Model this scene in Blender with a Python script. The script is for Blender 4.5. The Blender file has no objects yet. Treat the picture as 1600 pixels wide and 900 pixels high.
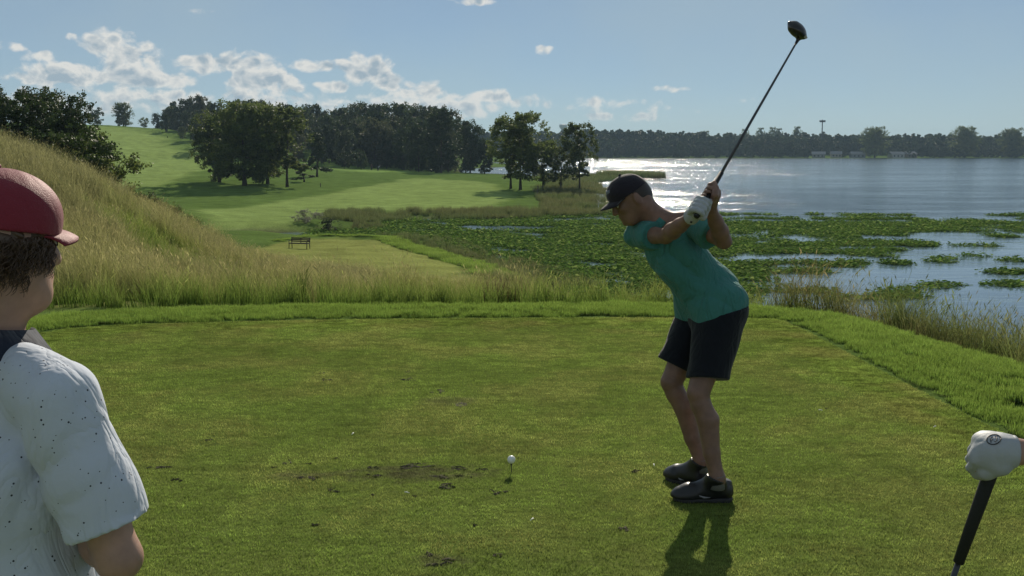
import bpy, math, random
import numpy as np
from mathutils import Vector, Matrix, Euler
R = math.radians
scene = bpy.context.scene
COL = scene.collection

# ------------------------------------------------------------------ camera
CAM_H = 1.70
F = 1600.0                      # focal length in pixels of a 1600 px wide picture
PITCH = math.atan(218.0 / F)    # looking slightly down
cam_d = bpy.data.cameras.new('camera')
cam_d.sensor_width = 36.0
cam_d.lens = 36.0
cam_d.clip_start = 0.05
cam_d.clip_end = 20000
cam = bpy.data.objects.new('camera', cam_d)
COL.objects.link(cam)
cam.location = (0, 0, CAM_H)
cam.rotation_euler = (math.pi / 2 - PITCH, 0, 0)
scene.camera = cam

# ------------------------------------------------------------------ light
SUN_EL = R(28.0)
SUN_AZ = math.atan(185.0 / F)   # to the right of +Y
SKY_STRENGTH = 0.053
SUN_STRENGTH = 5.0
scene.view_settings.view_transform = 'Standard'
scene.view_settings.look = 'None'
scene.view_settings.exposure = 0.22
scene.view_settings.gamma = 1.0
scene.view_settings.use_curve_mapping = False
scene.render.engine = 'CYCLES'
cy = scene.cycles
cy.use_denoising = True
cy.max_bounces = 8
cy.diffuse_bounces = 3
cy.glossy_bounces = 3
cy.transmission_bounces = 6
cy.transparent_max_bounces = 8
cy.volume_bounces = 0
cy.caustics_reflective = False
cy.caustics_refractive = False
cy.sample_clamp_indirect = 6.0
cy.sample_clamp_direct = 0.0

sun_d = bpy.data.lights.new('sun', 'SUN')
sun_d.energy = SUN_STRENGTH
sun_d.angle = R(0.55)
sun_d.color = (1.0, 0.90, 0.74)
sun = bpy.data.objects.new('sun', sun_d)
COL.objects.link(sun)
SUN_DIR = Vector((math.sin(SUN_AZ) * math.cos(SUN_EL), math.cos(SUN_AZ) * math.cos(SUN_EL), math.sin(SUN_EL)))
sun.rotation_euler = SUN_DIR.to_track_quat('Z', 'Y').to_euler()
sun.location = (0, 0, 60)


# ------------------------------------------------------------------ picture geometry (photo pixels -> places in the world)
_cp, _sp = math.cos(PITCH), math.sin(PITCH)
def ray(px, py):
    u = (px - 800.0) / F
    v = (450.0 - py) / F
    return np.array([u, _cp + v * _sp, -_sp + v * _cp])
def at(px, py, Y):
    d = ray(px, py)
    return np.array([0, 0, CAM_H]) + d * (Y / d[1])
def gnd(px, py, z):
    d = ray(px, py)
    return np.array([0, 0, CAM_H]) + d * ((z - CAM_H) / d[2])

# ------------------------------------------------------------------ node helpers
class NT:
    def __init__(self, tree):
        self.t = tree
    def n(self, kind, ins=None, **props):
        nd = self.t.nodes.new(kind)
        for k, v in props.items():
            setattr(nd, k, v)
        for k, v in (ins or {}).items():
            sock = nd.inputs[k]
            if hasattr(v, 'is_output'):
                self.t.links.new(v, sock)
            elif hasattr(v, 'outputs'):
                self.t.links.new(v.outputs[0], sock)
            else:
                sock.default_value = v
        return nd
    def m(self, op, a, b=0.0, c=None, clamp=False):
        ins = {0: a, 1: b}
        if c is not None:
            ins[2] = c
        nd = self.n('ShaderNodeMath', ins, operation=op)
        nd.use_clamp = clamp
        return nd.outputs[0]
    def mix(self, fac, a, b, blend='MIX'):
        nd = self.t.nodes.new('ShaderNodeMix')
        nd.data_type = 'RGBA'
        nd.blend_type = blend
        for i, v in ((0, fac), (6, a), (7, b)):
            if hasattr(v, 'is_output'):
                self.t.links.new(v, nd.inputs[i])
            else:
                nd.inputs[i].default_value = v if i == 0 or len(v) == 4 else (*v, 1.0)
        return nd.outputs[2]
    def ramp(self, fac, stops, interp='LINEAR'):
        nd = self.t.nodes.new('ShaderNodeValToRGB')
        cr = nd.color_ramp
        cr.interpolation = interp
        while len(cr.elements) < len(stops):
            cr.elements.new(0.5)
        for e, (p, c) in zip(cr.elements, stops):
            e.position = p
            if not hasattr(c, '__len__'):
                c = (c, c, c)
            e.color = (*c, 1.0)
        self.t.links.new(fac, nd.inputs[0])
        return nd.outputs[0]
    def noise(self, vec=None, scale=5.0, detail=4.0, rough=0.55, dist=0.0):
        nd = self.n('ShaderNodeTexNoise', {'Scale': scale, 'Detail': detail, 'Roughness': rough, 'Distortion': dist})
        if vec is not None:
            self.t.links.new(vec, nd.inputs['Vector'])
        return nd.outputs[0]
    def mapr(self, v, a, b, c, d, smooth=True):
        nd = self.n('ShaderNodeMapRange', {0: v, 1: a, 2: b, 3: c, 4: d})
        nd.interpolation_type = 'SMOOTHSTEP' if smooth else 'LINEAR'
        nd.clamp = True
        return nd.outputs[0]
    def out(self, surf=None, vol=None):
        o = self.t.nodes.new('ShaderNodeOutputMaterial')
        if surf is not None:
            self.t.links.new(surf, o.inputs[0])
        if vol is not None:
            self.t.links.new(vol, o.inputs[1])

def new_mat(name):
    m = bpy.data.materials.new(name)
    m.use_nodes = True
    m.node_tree.nodes.clear()
    return m, NT(m.node_tree)

def plain(name, color, rough=0.6, spec=0.4, var=0.15, scale=20.0, metal=0.0, bump=0.0, bscale=200.0, sheen=0.0):
    m, t = new_mat(name)
    g = t.n('ShaderNodeTexCoord')
    nz = t.noise(g.outputs['Object'], scale, 4)
    c = t.mix(nz, tuple(x * (1 - var) for x in color), tuple(min(1, x * (1 + var)) for x in color))
    p = t.n('ShaderNodeBsdfPrincipled', {'Base Color': c, 'Roughness': rough, 'Specular IOR Level': spec, 'Metallic': metal})
    if sheen:
        p.inputs['Sheen Weight'].default_value = sheen
    if bump:
        b = t.n('ShaderNodeBump', {'Strength': bump, 'Distance': 0.002, 'Height': t.noise(g.outputs['Object'], bscale, 3)})
        t.t.links.new(b.outputs[0], p.inputs['Normal'])
    t.out(p.outputs[0])
    return m

# ------------------------------------------------------------------ world: physical sky with cumulus low over the horizon
def build_world():
    w = bpy.data.worlds.new('World')
    scene.world = w
    w.use_nodes = True
    w.node_tree.nodes.clear()
    t = NT(w.node_tree)
    sky = t.n('ShaderNodeTexSky', sky_type='NISHITA')
    sky.sun_disc = False
    sky.sun_elevation = SUN_EL
    sky.sun_rotation = SUN_AZ
    sky.air_density = 1.0
    sky.dust_density = 0.0
    sky.ozone_density = 4.0
    sky.altitude = 3000
    tc = t.n('ShaderNodeTexCoord')
    sep = t.n('ShaderNodeSeparateXYZ', {0: tc.outputs['Generated']})
    X, Y, Z = sep.outputs
    az = t.m('ARCTAN2', X, Y)
    hyp = t.m('SQRT', t.m('ADD', t.m('MULTIPLY', X, X), t.m('MULTIPLY', Y, Y)))
    el = t.m('ARCTAN2', Z, hyp)
    cv = t.n('ShaderNodeCombineXYZ', {0: az, 1: t.m('MULTIPLY', el, 1.35), 2: 3.7}).outputs[0]
    # puffs: billowed noise, sampled again a little towards the sun for relief
    cv2 = t.n('ShaderNodeVectorMath', {0: cv, 1: (0.0035, 0.0075, 0.0)}, operation='ADD').outputs[0]
    pa = t.noise(cv, 30.0, 6.0, 0.60, 0.35)
    pb = t.n('ShaderNodeTexVoronoi', {'Vector': cv, 'Scale': 80.0}, feature='F1').outputs['Distance']
    relief = t.m('SUBTRACT', pa, t.noise(cv2, 30.0, 4.0, 0.60, 0.35))
    puff = t.m('SUBTRACT', t.m('SUBTRACT', pa, t.m('MULTIPLY', pb, 0.24)), 0.315)
    # cumulus: centre and half-size in photo pixels
    blobs = [(170, 74, 36, 26), (206, 96, 40, 24), (118, 118, 58, 17), (190, 121, 72, 19), (264, 127, 34, 14), (60, 122, 80, 9), (112, 56, 8, 8),
             (62, 87, 24, 8), (12, 73, 26, 9), (330, 101, 48, 12), (382, 98, 42, 15), (408, 124, 44, 20), (452, 138, 26, 9),
             (500, 104, 40, 10), (545, 108, 22, 9), (572, 118, 30, 26), (612, 132, 20, 14), (522, 135, 22, 10), (655, 144, 40, 16), (708, 150, 24, 9),
             (762, 150, 36, 10), (1044, 139, 30, 6), (848, 78, 13, 7), (740, 1, 36, 7), (985, 161, 14, 6), (310, 18, 20, 6),
             (960, 183, 70, 8), (640, 165, 200, 10), (300, 160, 230, 12)]
    dens = None
    for bx, by, a, b in blobs:
        d0 = ray(bx, by)
        a0 = math.atan2(d0[0], d0[1])
        e0 = math.atan2(d0[2], math.hypot(d0[0], d0[1]))
        du = t.m('MULTIPLY', t.m('SUBTRACT', az, a0), F / a)
        dv = t.m('MULTIPLY', t.m('SUBTRACT', el, e0), F / b)
        # flatter underside
        if b > 12:
            dv = t.m('MULTIPLY', dv, t.m('ADD', 1.0, t.m('MULTIPLY', t.m('LESS_THAN', dv, 0.0), 0.45)))
        q = t.m('SUBTRACT', 1.0, t.m('ADD', t.m('MULTIPLY', du, du), t.m('MULTIPLY', dv, dv)))
        if b in (10, 12) and a > 150:
            q = t.m('MULTIPLY', q, 0.30)
        if b <= 9:
            q = t.m('SUBTRACT', q, 0.55)
        q = t.m('MAXIMUM', q, -3.0)
        dens = q if dens is None else t.m('SMOOTH_MAX', dens, q, 0.25)
    # the same kind of sky all round
    far = t.m('SUBTRACT', t.noise(cv, 5.0, 5.0, 0.6), 0.62)
    band = t.m('SUBTRACT', 0.9, t.m('MULTIPLY', t.m('ABSOLUTE', t.m('SUBTRACT', el, 0.13)), 9.0))
    away = t.mapr(t.m('ABSOLUTE', az), 0.52, 0.75, 0.0, 1.0)
    allr = t.m('SUBTRACT', t.m('MULTIPLY', t.m('ADD', t.m('MULTIPLY', far, 5.0), t.m('MULTIPLY', band, 0.4)), away), t.m('MULTIPLY', t.m('SUBTRACT', 1.0, away), 3.0))
    dens = t.m('MAXIMUM', dens, allr)
    dn = t.m('ADD', t.m('MULTIPLY', dens, 0.50), t.m('MULTIPLY', puff, 3.4))
    cover = t.mapr(dn, -0.16, 0.55, 0.0, 1.0)
    thick = t.mapr(dn, 0.20, 1.05, 0.0, 1.0)
    shade = t.m('SUBTRACT', t.m('MULTIPLY', thick, 0.95), t.m('MULTIPLY', relief, 5.5), clamp=True)
    ccol = t.mix(shade, (12.6, 12.4, 11.7, 1), (5.5, 6.9, 8.0, 1))
    veil = t.mapr(t.noise(cv, 4.0, 4.0, 0.55), 0.3, 0.75, 0.40, 0.62)
    base = t.mix(veil, sky.outputs[0], (6.6, 8.2, 8.5, 1))
    lowfade = t.mapr(el, 0.0, 0.05, 0.45, 0.92)
    col = t.mix(t.m('MULTIPLY', cover, lowfade), base, ccol)
    bg = t.n('ShaderNodeBackground', {'Color': col, 'Strength': SKY_STRENGTH})
    o = t.t.nodes.new('ShaderNodeOutputWorld')
    t.t.links.new(bg.outputs[0], o.inputs[0])
build_world()

# ------------------------------------------------------------------ mesh helpers
def tag(o, label=None, cat=None, group=None, kind=None):
    if label: o['label'] = label
    if cat: o['category'] = cat
    if group: o['group'] = group
    if kind: o['kind'] = kind
    return o
def mesh_np(name, V, Fc, mat=None, smooth=False, attrs=None):
    me = bpy.data.meshes.new(name)
    V = np.asarray(V, dtype=np.float32)
    if isinstance(Fc, np.ndarray):
        n, k = Fc.shape
        me.vertices.add(len(V))
        me.vertices.foreach_set('co', V.ravel())
        me.loops.add(n * k)
        me.loops.foreach_set('vertex_index', Fc.astype(np.int32).ravel())
        me.polygons.add(n)
        me.polygons.foreach_set('loop_start', np.arange(0, n * k, k, dtype=np.int32))
        me.update(calc_edges=True)
        me.validate()
    else:
        me.from_pydata([tuple(v) for v in V.tolist()], [], Fc)
        me.update()
    if smooth:
        me.polygons.foreach_set('use_smooth', np.ones(len(me.polygons), dtype=bool))
    for k, a in (attrs or {}).items():
        a = np.asarray(a, dtype=np.float32)
        if a.ndim == 1:
            at_ = me.attributes.new(k, 'FLOAT', 'POINT')
            at_.data.foreach_set('value', a)
        else:
            at_ = me.attributes.new(k, 'FLOAT_COLOR', 'POINT')
            at_.data.foreach_set('color', np.concatenate([a, np.ones((len(a), 1), np.float32)], 1).ravel())
    if mat is not None:
        me.materials.append(mat)
    return me
def obj(name, me, parent=None, loc=(0, 0, 0), rz=0.0):
    o = bpy.data.objects.new(name, me)
    COL.objects.link(o)
    o.location = loc
    o.rotation_euler = (0, 0, rz)
    if parent is not None:
        o.parent = parent
        if parent.name in WORLD_BASE:
            o.matrix_parent_inverse = Matrix.Translation(-Vector(WORLD_BASE[parent.name]))
    return o
WORLD_BASE = {}                 # things whose parts are modelled in place
def base(name, loc):
    e = empty(name, loc)
    WORLD_BASE[e.name] = tuple(loc)
    return e
def empty(name, loc=(0, 0, 0), rz=0.0):
    return obj(name, None, None, loc, rz)

class MB:
    """collects simple solids into one mesh"""
    def __init__(self):
        self.v = []; self.f = []
    def add(self, V, Fc):
        b = len(self.v)
        self.v += [tuple(map(float, p)) for p in V]
        self.f += [tuple(i + b for i in f) for f in Fc]
        return self
    def box(self, c, s, M=None):
        c = np.array(c, float); s = np.array(s, float) / 2
        P = np.array([[x, y, z] for x in (-1, 1) for y in (-1, 1) for z in (-1, 1)]) * s
        if M is not None:
            P = P @ np.array(M).T
        return self.add(P + c, [(0, 1, 3, 2), (4, 6, 7, 5), (0, 4, 5, 1), (2, 3, 7, 6), (0, 2, 6, 4), (1, 5, 7, 3)])
    def tube(self, pts, rad, seg=8, caps=True):
        pts = [np.array(p, float) for p in pts]
        rad = rad if hasattr(rad, '__len__') else [rad] * len(pts)
        V = []; Fc = []
        up = np.array([0.31, 0.17, 0.93])
        for i, p in enumerate(pts):
            d = pts[min(i + 1, len(pts) - 1)] - pts[max(i - 1, 0)]
            d = d / (np.linalg.norm(d) + 1e-9)
            a = np.cross(d, up)
            if np.linalg.norm(a) < 1e-3:
                a = np.cross(d, [1, 0, 0])
            a /= np.linalg.norm(a); b = np.cross(d, a)
            for k in range(seg):
                th = 2 * math.pi * k / seg
                V.append(p + rad[i] * (math.cos(th) * a + math.sin(th) * b))
        n = len(pts)
        for i in range(n - 1):
            for k in range(seg):
                k2 = (k + 1) % seg
                Fc.append((i * seg + k, i * seg + k2, (i + 1) * seg + k2, (i + 1) * seg + k))
        if caps:
            Fc.append(tuple(range(seg - 1, -1, -1)))
            Fc.append(tuple((n - 1) * seg + k for k in range(seg)))
        return self.add(V, Fc)
    def lathe(self, prof, seg=16, c=(0, 0, 0)):
        V = []; Fc = []
        for r, z in prof:
            for k in range(seg):
                th = 2 * math.pi * k / seg
                V.append((c[0] + r * math.cos(th), c[1] + r * math.sin(th), c[2] + z))
        for i in range(len(prof) - 1):
            for k in range(seg):
                k2 = (k + 1) % seg
                Fc.append((i * seg + k, i * seg + k2, (i + 1) * seg + k2, (i + 1) * seg + k))
        Fc.append(tuple(range(seg - 1, -1, -1)))
        Fc.append(tuple((len(prof) - 1) * seg + k for k in range(seg)))
        return self.add(V, Fc)
    def build(self, name, mat, parent=None, loc=(0, 0, 0), rz=0.0, smooth=False):
        me = mesh_np(name, np.array(self.v), self.f, mat, smooth)
        return obj(name, me, parent, loc, rz)

# lattice noise for layouts
def _hash(i, j, s):
    h = (i * 374761393 + j * 668265263 + s * 974634777) & 0xFFFFFFFF
    h = ((h ^ (h >> 13)) * 1274126177) & 0xFFFFFFFF
    return ((h ^ (h >> 16)) & 0xFFFF) / 65535.0
def vnoise(x, y, s=0):
    x = np.asarray(x, float); y = np.asarray(y, float)
    i = np.floor(x).astype(np.int64); j = np.floor(y).astype(np.int64)
    fx = x - i; fy = y - j
    fx = fx * fx * (3 - 2 * fx); fy = fy * fy * (3 - 2 * fy)
    a = _hash(i, j, s); b = _hash(i + 1, j, s); c = _hash(i, j + 1, s); d = _hash(i + 1, j + 1, s)
    return (a * (1 - fx) + b * fx) * (1 - fy) + (c * (1 - fx) + d * fx) * fy
def fbm(x, y, s=0, o=4):
    r = 0; a = 0.5; tot = 0
    for k in range(o):
        r = r + a * vnoise(np.asarray(x) * 2 ** k + 17.3 * k, np.asarray(y) * 2 ** k - 9.1 * k, s + k)
        tot += a; a *= 0.5
    return r / tot
def sstep(a, b, v):
    t = np.clip((v - a) / (b - a), 0, 1)
    return t * t * (3 - 2 * t)
def poly_sd(x, y, poly):
    """signed distance, negative inside"""
    x = np.asarray(x, float); y = np.asarray(y, float)
    d = np.full(x.shape, 1e18); ins = np.zeros(x.shape, bool)
    n = len(poly)
    for i in range(n):
        ax, ay = poly[i][:2]; bx, by = poly[(i + 1) % n][:2]
        ex, ey = bx - ax, by - ay
        wx, wy = x - ax, y - ay
        t = np.clip((wx * ex + wy * ey) / (ex * ex + ey * ey + 1e-12), 0, 1)
        d = np.minimum(d, (wx - ex * t) ** 2 + (wy - ey * t) ** 2)
        c = ((ay <= y) & (by > y)) | ((by <= y) & (ay > y))
        with np.errstate(divide='ignore', invalid='ignore'):
            xi = ax + (y - ay) * ex / (ey if abs(ey) > 1e-9 else 1e-9)
        ins ^= c & (x < xi)
    d = np.sqrt(d)
    return np.where(ins, -d, d)
def smooth_poly(P, it=2):
    P = [np.array(p[:2], float) for p in P]
    for _ in range(it):
        Q = []
        for i in range(len(P)):
            a, b = P[i], P[(i + 1) % len(P)]
            Q += [a * 0.75 + b * 0.25, a * 0.25 + b * 0.75]
        P = Q
    return P

# ------------------------------------------------------------------ terrain
LAKE = -6.8
TEE_W = [gnd(1560, 675, 0), gnd(1390, 588, 0), gnd(1232, 503, 0), gnd(1195, 497.5, 0), gnd(1000, 497, 0), gnd(600, 499, 0), gnd(300, 505, 0), gnd(120, 512, 0), gnd(45, 525, 0)]
TEE = [tuple(p[:2]) for p in TEE_W] + [(-5.4, 7.5), (-5.6, -6.0), (3.4, -6.0), (3.15, 4.0)]
TEE = smooth_poly(TEE, 1)
CP = []
def cp(*rows):
    CP.extend(rows)
# tee plateau and its shoulders
cp((-5, 0, 0), (0, 0, 0), (3, 0, 0), (-5, 10, 0), (0, 11, -.02), (2.7, 10.8, -.05), (0, -20, .1), (-12, -10, .8), (12, -10, -3), (0, -60, 0.5), (-60, -60, 5), (60, -60, -9), (4.4, 4, -.1), (4.4, 7.5, -.14), (3.6, 10.5, -.15))
# bank to the right
cp((5.6, 8, -.9), (7, 8, -2.2), (10, 8, -4.6), (14, 8, -6.8), (20, 5, -8), (6.5, 0, -2), (12, 0, -6), (20, -10, -8), (5.0, 11, -.9), (7, 14, -3.0), (10, 20, -5.6), (14, 24, -6.9), (18, 24, -7.8), (30, 20, -8.5))
# ground in front of the tee
cp((-10, 12, .45), (-7.5, 12, .08), (-4, 12.2, -.1), (0, 12.2, -.18), (3, 12, -.35), (-10, 18, .75), (-7.5, 18, -.75), (-4, 18, -1.5), (0, 17, -1.5), (3, 16, -1.5), (6, 16, -3), (-7.5, 24, -2.1), (-4, 24, -2.7), (0, 24, -3.3), (3, 24, -3.9), (6, 24, -5), (0, 35, -4.9), (5, 35, -6.1), (10, 35, -6.9), (-5, 35, -3.9), (-7, 45, -4.9), (0, 48, -6.1), (5, 50, -6.6), (11, 50, -7.2))
# left hill and its ridge running away from the tee
cp((-12, 24, 1.1), (-16, 24, 1.95), (-20, 28, 3.1), (-30, 30, 5.2), (-45, 20, 7), (-25, 10, 3), (-15, 8, 1.1), (-9, 6, .4), (-12.2, 30, .5), (-13.8, 38, -.6), (-14, 45, -1.9), (-15.8, 55, -4.0), (-20, 38, 2), (-22, 50, -.5), (-25, 62, -3.5), (-35, 50, 4), (-42, 70, 1.5), (-10, 30, -1.5), (-10.5, 40, -3.7), (-11, 50, -4.6))
# lower tee across the dip
cp((-20, 74, -5.6), (-13, 64, -5.8), (-13, 80, -6.0), (-6, 72, -6.1), (-12, 92, -6.0), (-20, 88, -6.0), (-26, 80, -5.6), (-3, 66, -6.3), (-5, 60, -6.0))
# creek
cp((-30, 101, -6.6), (-26, 101.5, -7.1), (-22, 102, -7.2), (-17, 104, -7.2), (-34, 100, -5.9), (-24, 97, -6.1), (-24, 107, -6.1), (-18, 111, -6.2))
# pond and lake bed
cp((-14, 116, -7.2), (-8, 112, -7.4), (-2, 90, -7.2), (0, 100, -7.6), (2, 80, -7.3), (8, 66, -7.3), (10, 85, -7.7), (10, 118, -7.5), (20, 100, -8), (20, 62, -8), (14, 55, -7.2), (40, 100, -8.2), (40, 60, -8.4), (100, 60, -9), (100, 300, -9), (300, 300, -9), (300, 60, -9), (500, 500, -9), (60, 500, -9), (200, 700, -9), (0, 600, -8.6), (0, 450, -8), (-8, 400, -7.4), (60, 160, -8.4), (60, 240, -8.6), (800, 400, -9), (200, 0, -9))
# fairway and peninsula
cp((-38, 132, -6.0), (-20, 150, -6.1), (-20, 200, -6.0), (0, 150, -6.3), (0, 200, -6.1), (9, 200, -6.4), (-40, 200, -5.9), (-60, 150, -5.6), (-30, 250, -5.6), (0, 260, -6.2), (-39, 300, -4.8), (-55, 310, -5.0), (-20, 300, -5.6), (12, 240, -6.55), (-10, 330, -6.4), (10, 300, -6.65), (0, 132, -6.5), (-12, 130, -6.45), (8, 140, -6.6), (14, 162, -6.78), (22, 162, -7.6), (17, 212, -6.74), (26, 212, -7.6), (24, 280, -6.7), (34, 262, -7.6), (20, 330, -7.2), (0, 355, -7.0), (-14, 370, -7.0), (40, 305, -6.7), (50, 312, -7.5), (30, 302, -6.65))
# uphill fairway on the left and the forest ground
cp((-70, 187, -5), (-102, 260, -2.6), (-106, 300, .1), (-125, 350, 2.4), (-150, 400, 7.0), (-160, 432, 10.0), (-185, 432, 10.4), (-165, 480, 10.2), (-210, 430, 11), (-240, 300, 9), (-150, 200, 3), (-110, 150, 0), (-60, 100, 1.0), (-80, 120, 2), (-60, 70, 4), (-72, 228, -5), (-45, 110, -4), (-100, 380, 1.5), (-60, 360, -4), (-36, 385, -5.6), (-80, 450, 2), (-60, 520, 0), (-30, 420, -6.2), (-40, 600, -4), (-40, 800, -5), (-120, 700, 4))
# far shore
for xx in (-40, 60, 200, 400, 700, 1100):
    cp((xx, 890, -7.6), (xx, 912, -6.2), (xx, 1000, -4.0), (xx, 1300, 1.5), (xx, 2200, 4))
cp((-600, 600, 12), (-600, 1500, 8), (-2500, 2000, 10), (2500, 2000, 5), (0, 4200, 5), (-3000, -500, 10), (1500, 500, -8), (1500, -300, -9), (-800, 100, 12), (-400, -300, 8))
CPA = np.array(CP, float)
def _fit():
    P = CPA[:, :2]
    D = np.sqrt(((P[:, None] - P[None]) ** 2).sum(-1))
    n = len(P)
    A = np.zeros((n + 1, n + 1))
    A[:n, :n] = -D; A[:n, n] = 1; A[n, :n] = 1
    return np.linalg.solve(A, np.concatenate([CPA[:, 2], [0]]))
_W = _fit()
def height(x, y):
    x = np.asarray(x, float); y = np.asarray(y, float)
    sh = x.shape
    xf = x.ravel(); yf = y.ravel()
    out = np.empty(len(xf))
    for s in range(0, len(xf), 20000):
        D = np.sqrt((xf[s:s + 20000, None] - CPA[None, :, 0]) ** 2 + (yf[s:s + 20000, None] - CPA[None, :, 1]) ** 2)
        out[s:s + 20000] = -(D @ _W[:-1]) + _W[-1]
    z = out.reshape(sh)
    z = np.clip(z, -10, 30)
    # small natural lumps away from the mown tees
    d = poly_sd(x, y, TEE)
    near = sstep(1.0, 4.0, d)
    z = z + near * (fbm(x * 0.35, y * 0.35, 5) - 0.5) * 0.35 * sstep(-7.2, -6.3, z)
    z = z + sstep(40, 120, y) * (fbm(x * 0.03, y * 0.03, 9) - 0.5) * 1.3 * sstep(-6.6, -5.2, z)
    z = z + sstep(120, 200, y) * sstep(-35, -70, x) * sstep(620, 420, y) * (fbm(x * 0.02, y * 0.055, 13, 3) - 0.5) * 5.0 * sstep(-6.6, -5.2, z)
    flat = sstep(1.3, 0.25, d)
    z = z * (1 - flat)
    return z

def axis(lo_far, lo, hi, hi_far, step, grow):
    a = [lo]
    while a[-1] < hi: a.append(a[-1] + step)
    s = step
    while a[-1] < hi_far:
        s *= grow; a.append(a[-1] + s)
    b = []; s = step; v = lo
    while v > lo_far:
        s *= grow; v -= s; b.append(v)
    return np.array(b[::-1] + a)

FAIR_PX = [(296, 342), (330, 332), (380, 322), (440, 312), (520, 302), (590, 290), (640, 280), (700, 282), (770, 285), (800, 300), (790, 312), (740, 324), (640, 327), (560, 325), (490, 331), (462, 345), (455, 358), (400, 362), (345, 357)]
FAIR = smooth_poly([gnd(a, b, -6.1)[:2] for a, b in FAIR_PX], 2)
FAIR2 = smooth_poly([(-62, 165), (-72, 235), (-90, 300), (-112, 350), (-146, 428), (-178, 432), (-165, 370), (-130, 300), (-112, 240), (-88, 175)], 2)
GREEN = smooth_poly([(-34, 292), (-28, 306), (-38, 316), (-56, 312), (-60, 298), (-46, 290)], 2)
LTEE = smooth_poly([gnd(430, 381, -6.0)[:2], gnd(470, 372.5, -6.0)[:2], gnd(540, 371, -6.0)[:2], gnd(590, 373, -6.0)[:2], gnd(640, 383, -6.0)[:2], gnd(735, 410, -6.0)[:2], (-4, 62), (-18, 60), (-20, 70)], 2)

def cover_color(x, y, z):
    n = len(x)
    rough = np.array([0.058, 0.090, 0.024]); fair = np.array([0.118, 0.160, 0.050]); meadow = np.array([0.17, 0.17, 0.06])
    mud = np.array([0.045, 0.042, 0.028]); green = np.array([0.10, 0.15, 0.042]); ltee = np.array([0.135, 0.150, 0.045])
    c = np.tile(rough, (n, 1))
    def lay(col, w):
        nonlocal c
        c = c * (1 - w[:, None]) + col * w[:, None]
    hill = sstep(1.2, 2.5, poly_sd(x, y, TEE)) * sstep(66, 60, y + 0.3 * x)
    lay(meadow, hill)
    wob = (fbm(x * 0.08, y * 0.08, 3) - 0.5) * 5
    for P, col in ((FAIR, fair), (FAIR2, fair)):
        d = poly_sd(x, y, P) + wob
        lay(col, sstep(1.5, -1.5, d))
    lay(green, sstep(1.0, -1.0, poly_sd(x, y, GREEN)))
    lay(ltee, sstep(0.25, -0.25, poly_sd(x, y, LTEE)))
    lay(mud, sstep(-6.60, -6.80, z))
    c *= (0.85 + 0.3 * fbm(x * 0.15, y * 0.15, 21))[:, None]
    return c

def ground_material():
    m, t = new_mat('ground_grass')
    a = t.n('ShaderNodeAttribute', attribute_name='cover')
    g = t.n('ShaderNodeNewGeometry')
    n1 = t.noise(g.outputs['Position'], 0.35, 6, 0.6)
    n2 = t.noise(g.outputs['Position'], 6.0, 4, 0.65)
    f = t.m('MULTIPLY', t.mapr(n1, 0.25, 0.75, 0.78, 1.22), t.mapr(n2, 0.25, 0.75, 0.75, 1.25))
    col = t.n('ShaderNodeVectorMath', {0: a.outputs['Color'], 1: t.n('ShaderNodeCombineXYZ', {0: f, 1: f, 2: f}).outputs[0]}, operation='MULTIPLY').outputs[0]
    b = t.n('ShaderNodeBump', {'Strength': 0.8, 'Distance': 0.12, 'Height': t.noise(g.outputs['Position'], 9.0, 5, 0.7)})
    df = t.n('ShaderNodeBsdfDiffuse', {'Color': col, 'Normal': b.outputs[0]})
    # blades lit from behind scatter light forward: turf has a soft sheen towards the sun
    sh = t.n('ShaderNodeBsdfSheen', {'Color': col, 'Roughness': 0.5})
    ad = t.n('ShaderNodeAddShader', {0: df.outputs[0], 1: sh.outputs[0]})
    t.out(ad.outputs[0])
    return m

def build_ground():
    xs = axis(-4200, -34, 20, 4200, 0.6, 1.045)
    ys = axis(-700, -6, 28, 4600, 0.5, 1.028)
    XX, YY = np.meshgrid(xs, ys)
    ZZ = height(XX, YY)
    nx, ny = len(xs), len(ys)
    V = np.stack([XX.ravel(), YY.ravel(), ZZ.ravel()], 1)
    idx = np.arange(nx * ny).reshape(ny, nx)
    Fc = np.stack([idx[:-1, :-1].ravel(), idx[:-1, 1:].ravel(), idx[1:, 1:].ravel(), idx[1:, :-1].ravel()], 1)
    c = cover_color(V[:, 0], V[:, 1], V[:, 2])
    me = mesh_np('ground', V, Fc, ground_material(), True, {'cover': c})
    tag(obj('ground', me), kind='structure')
build_ground()

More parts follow.
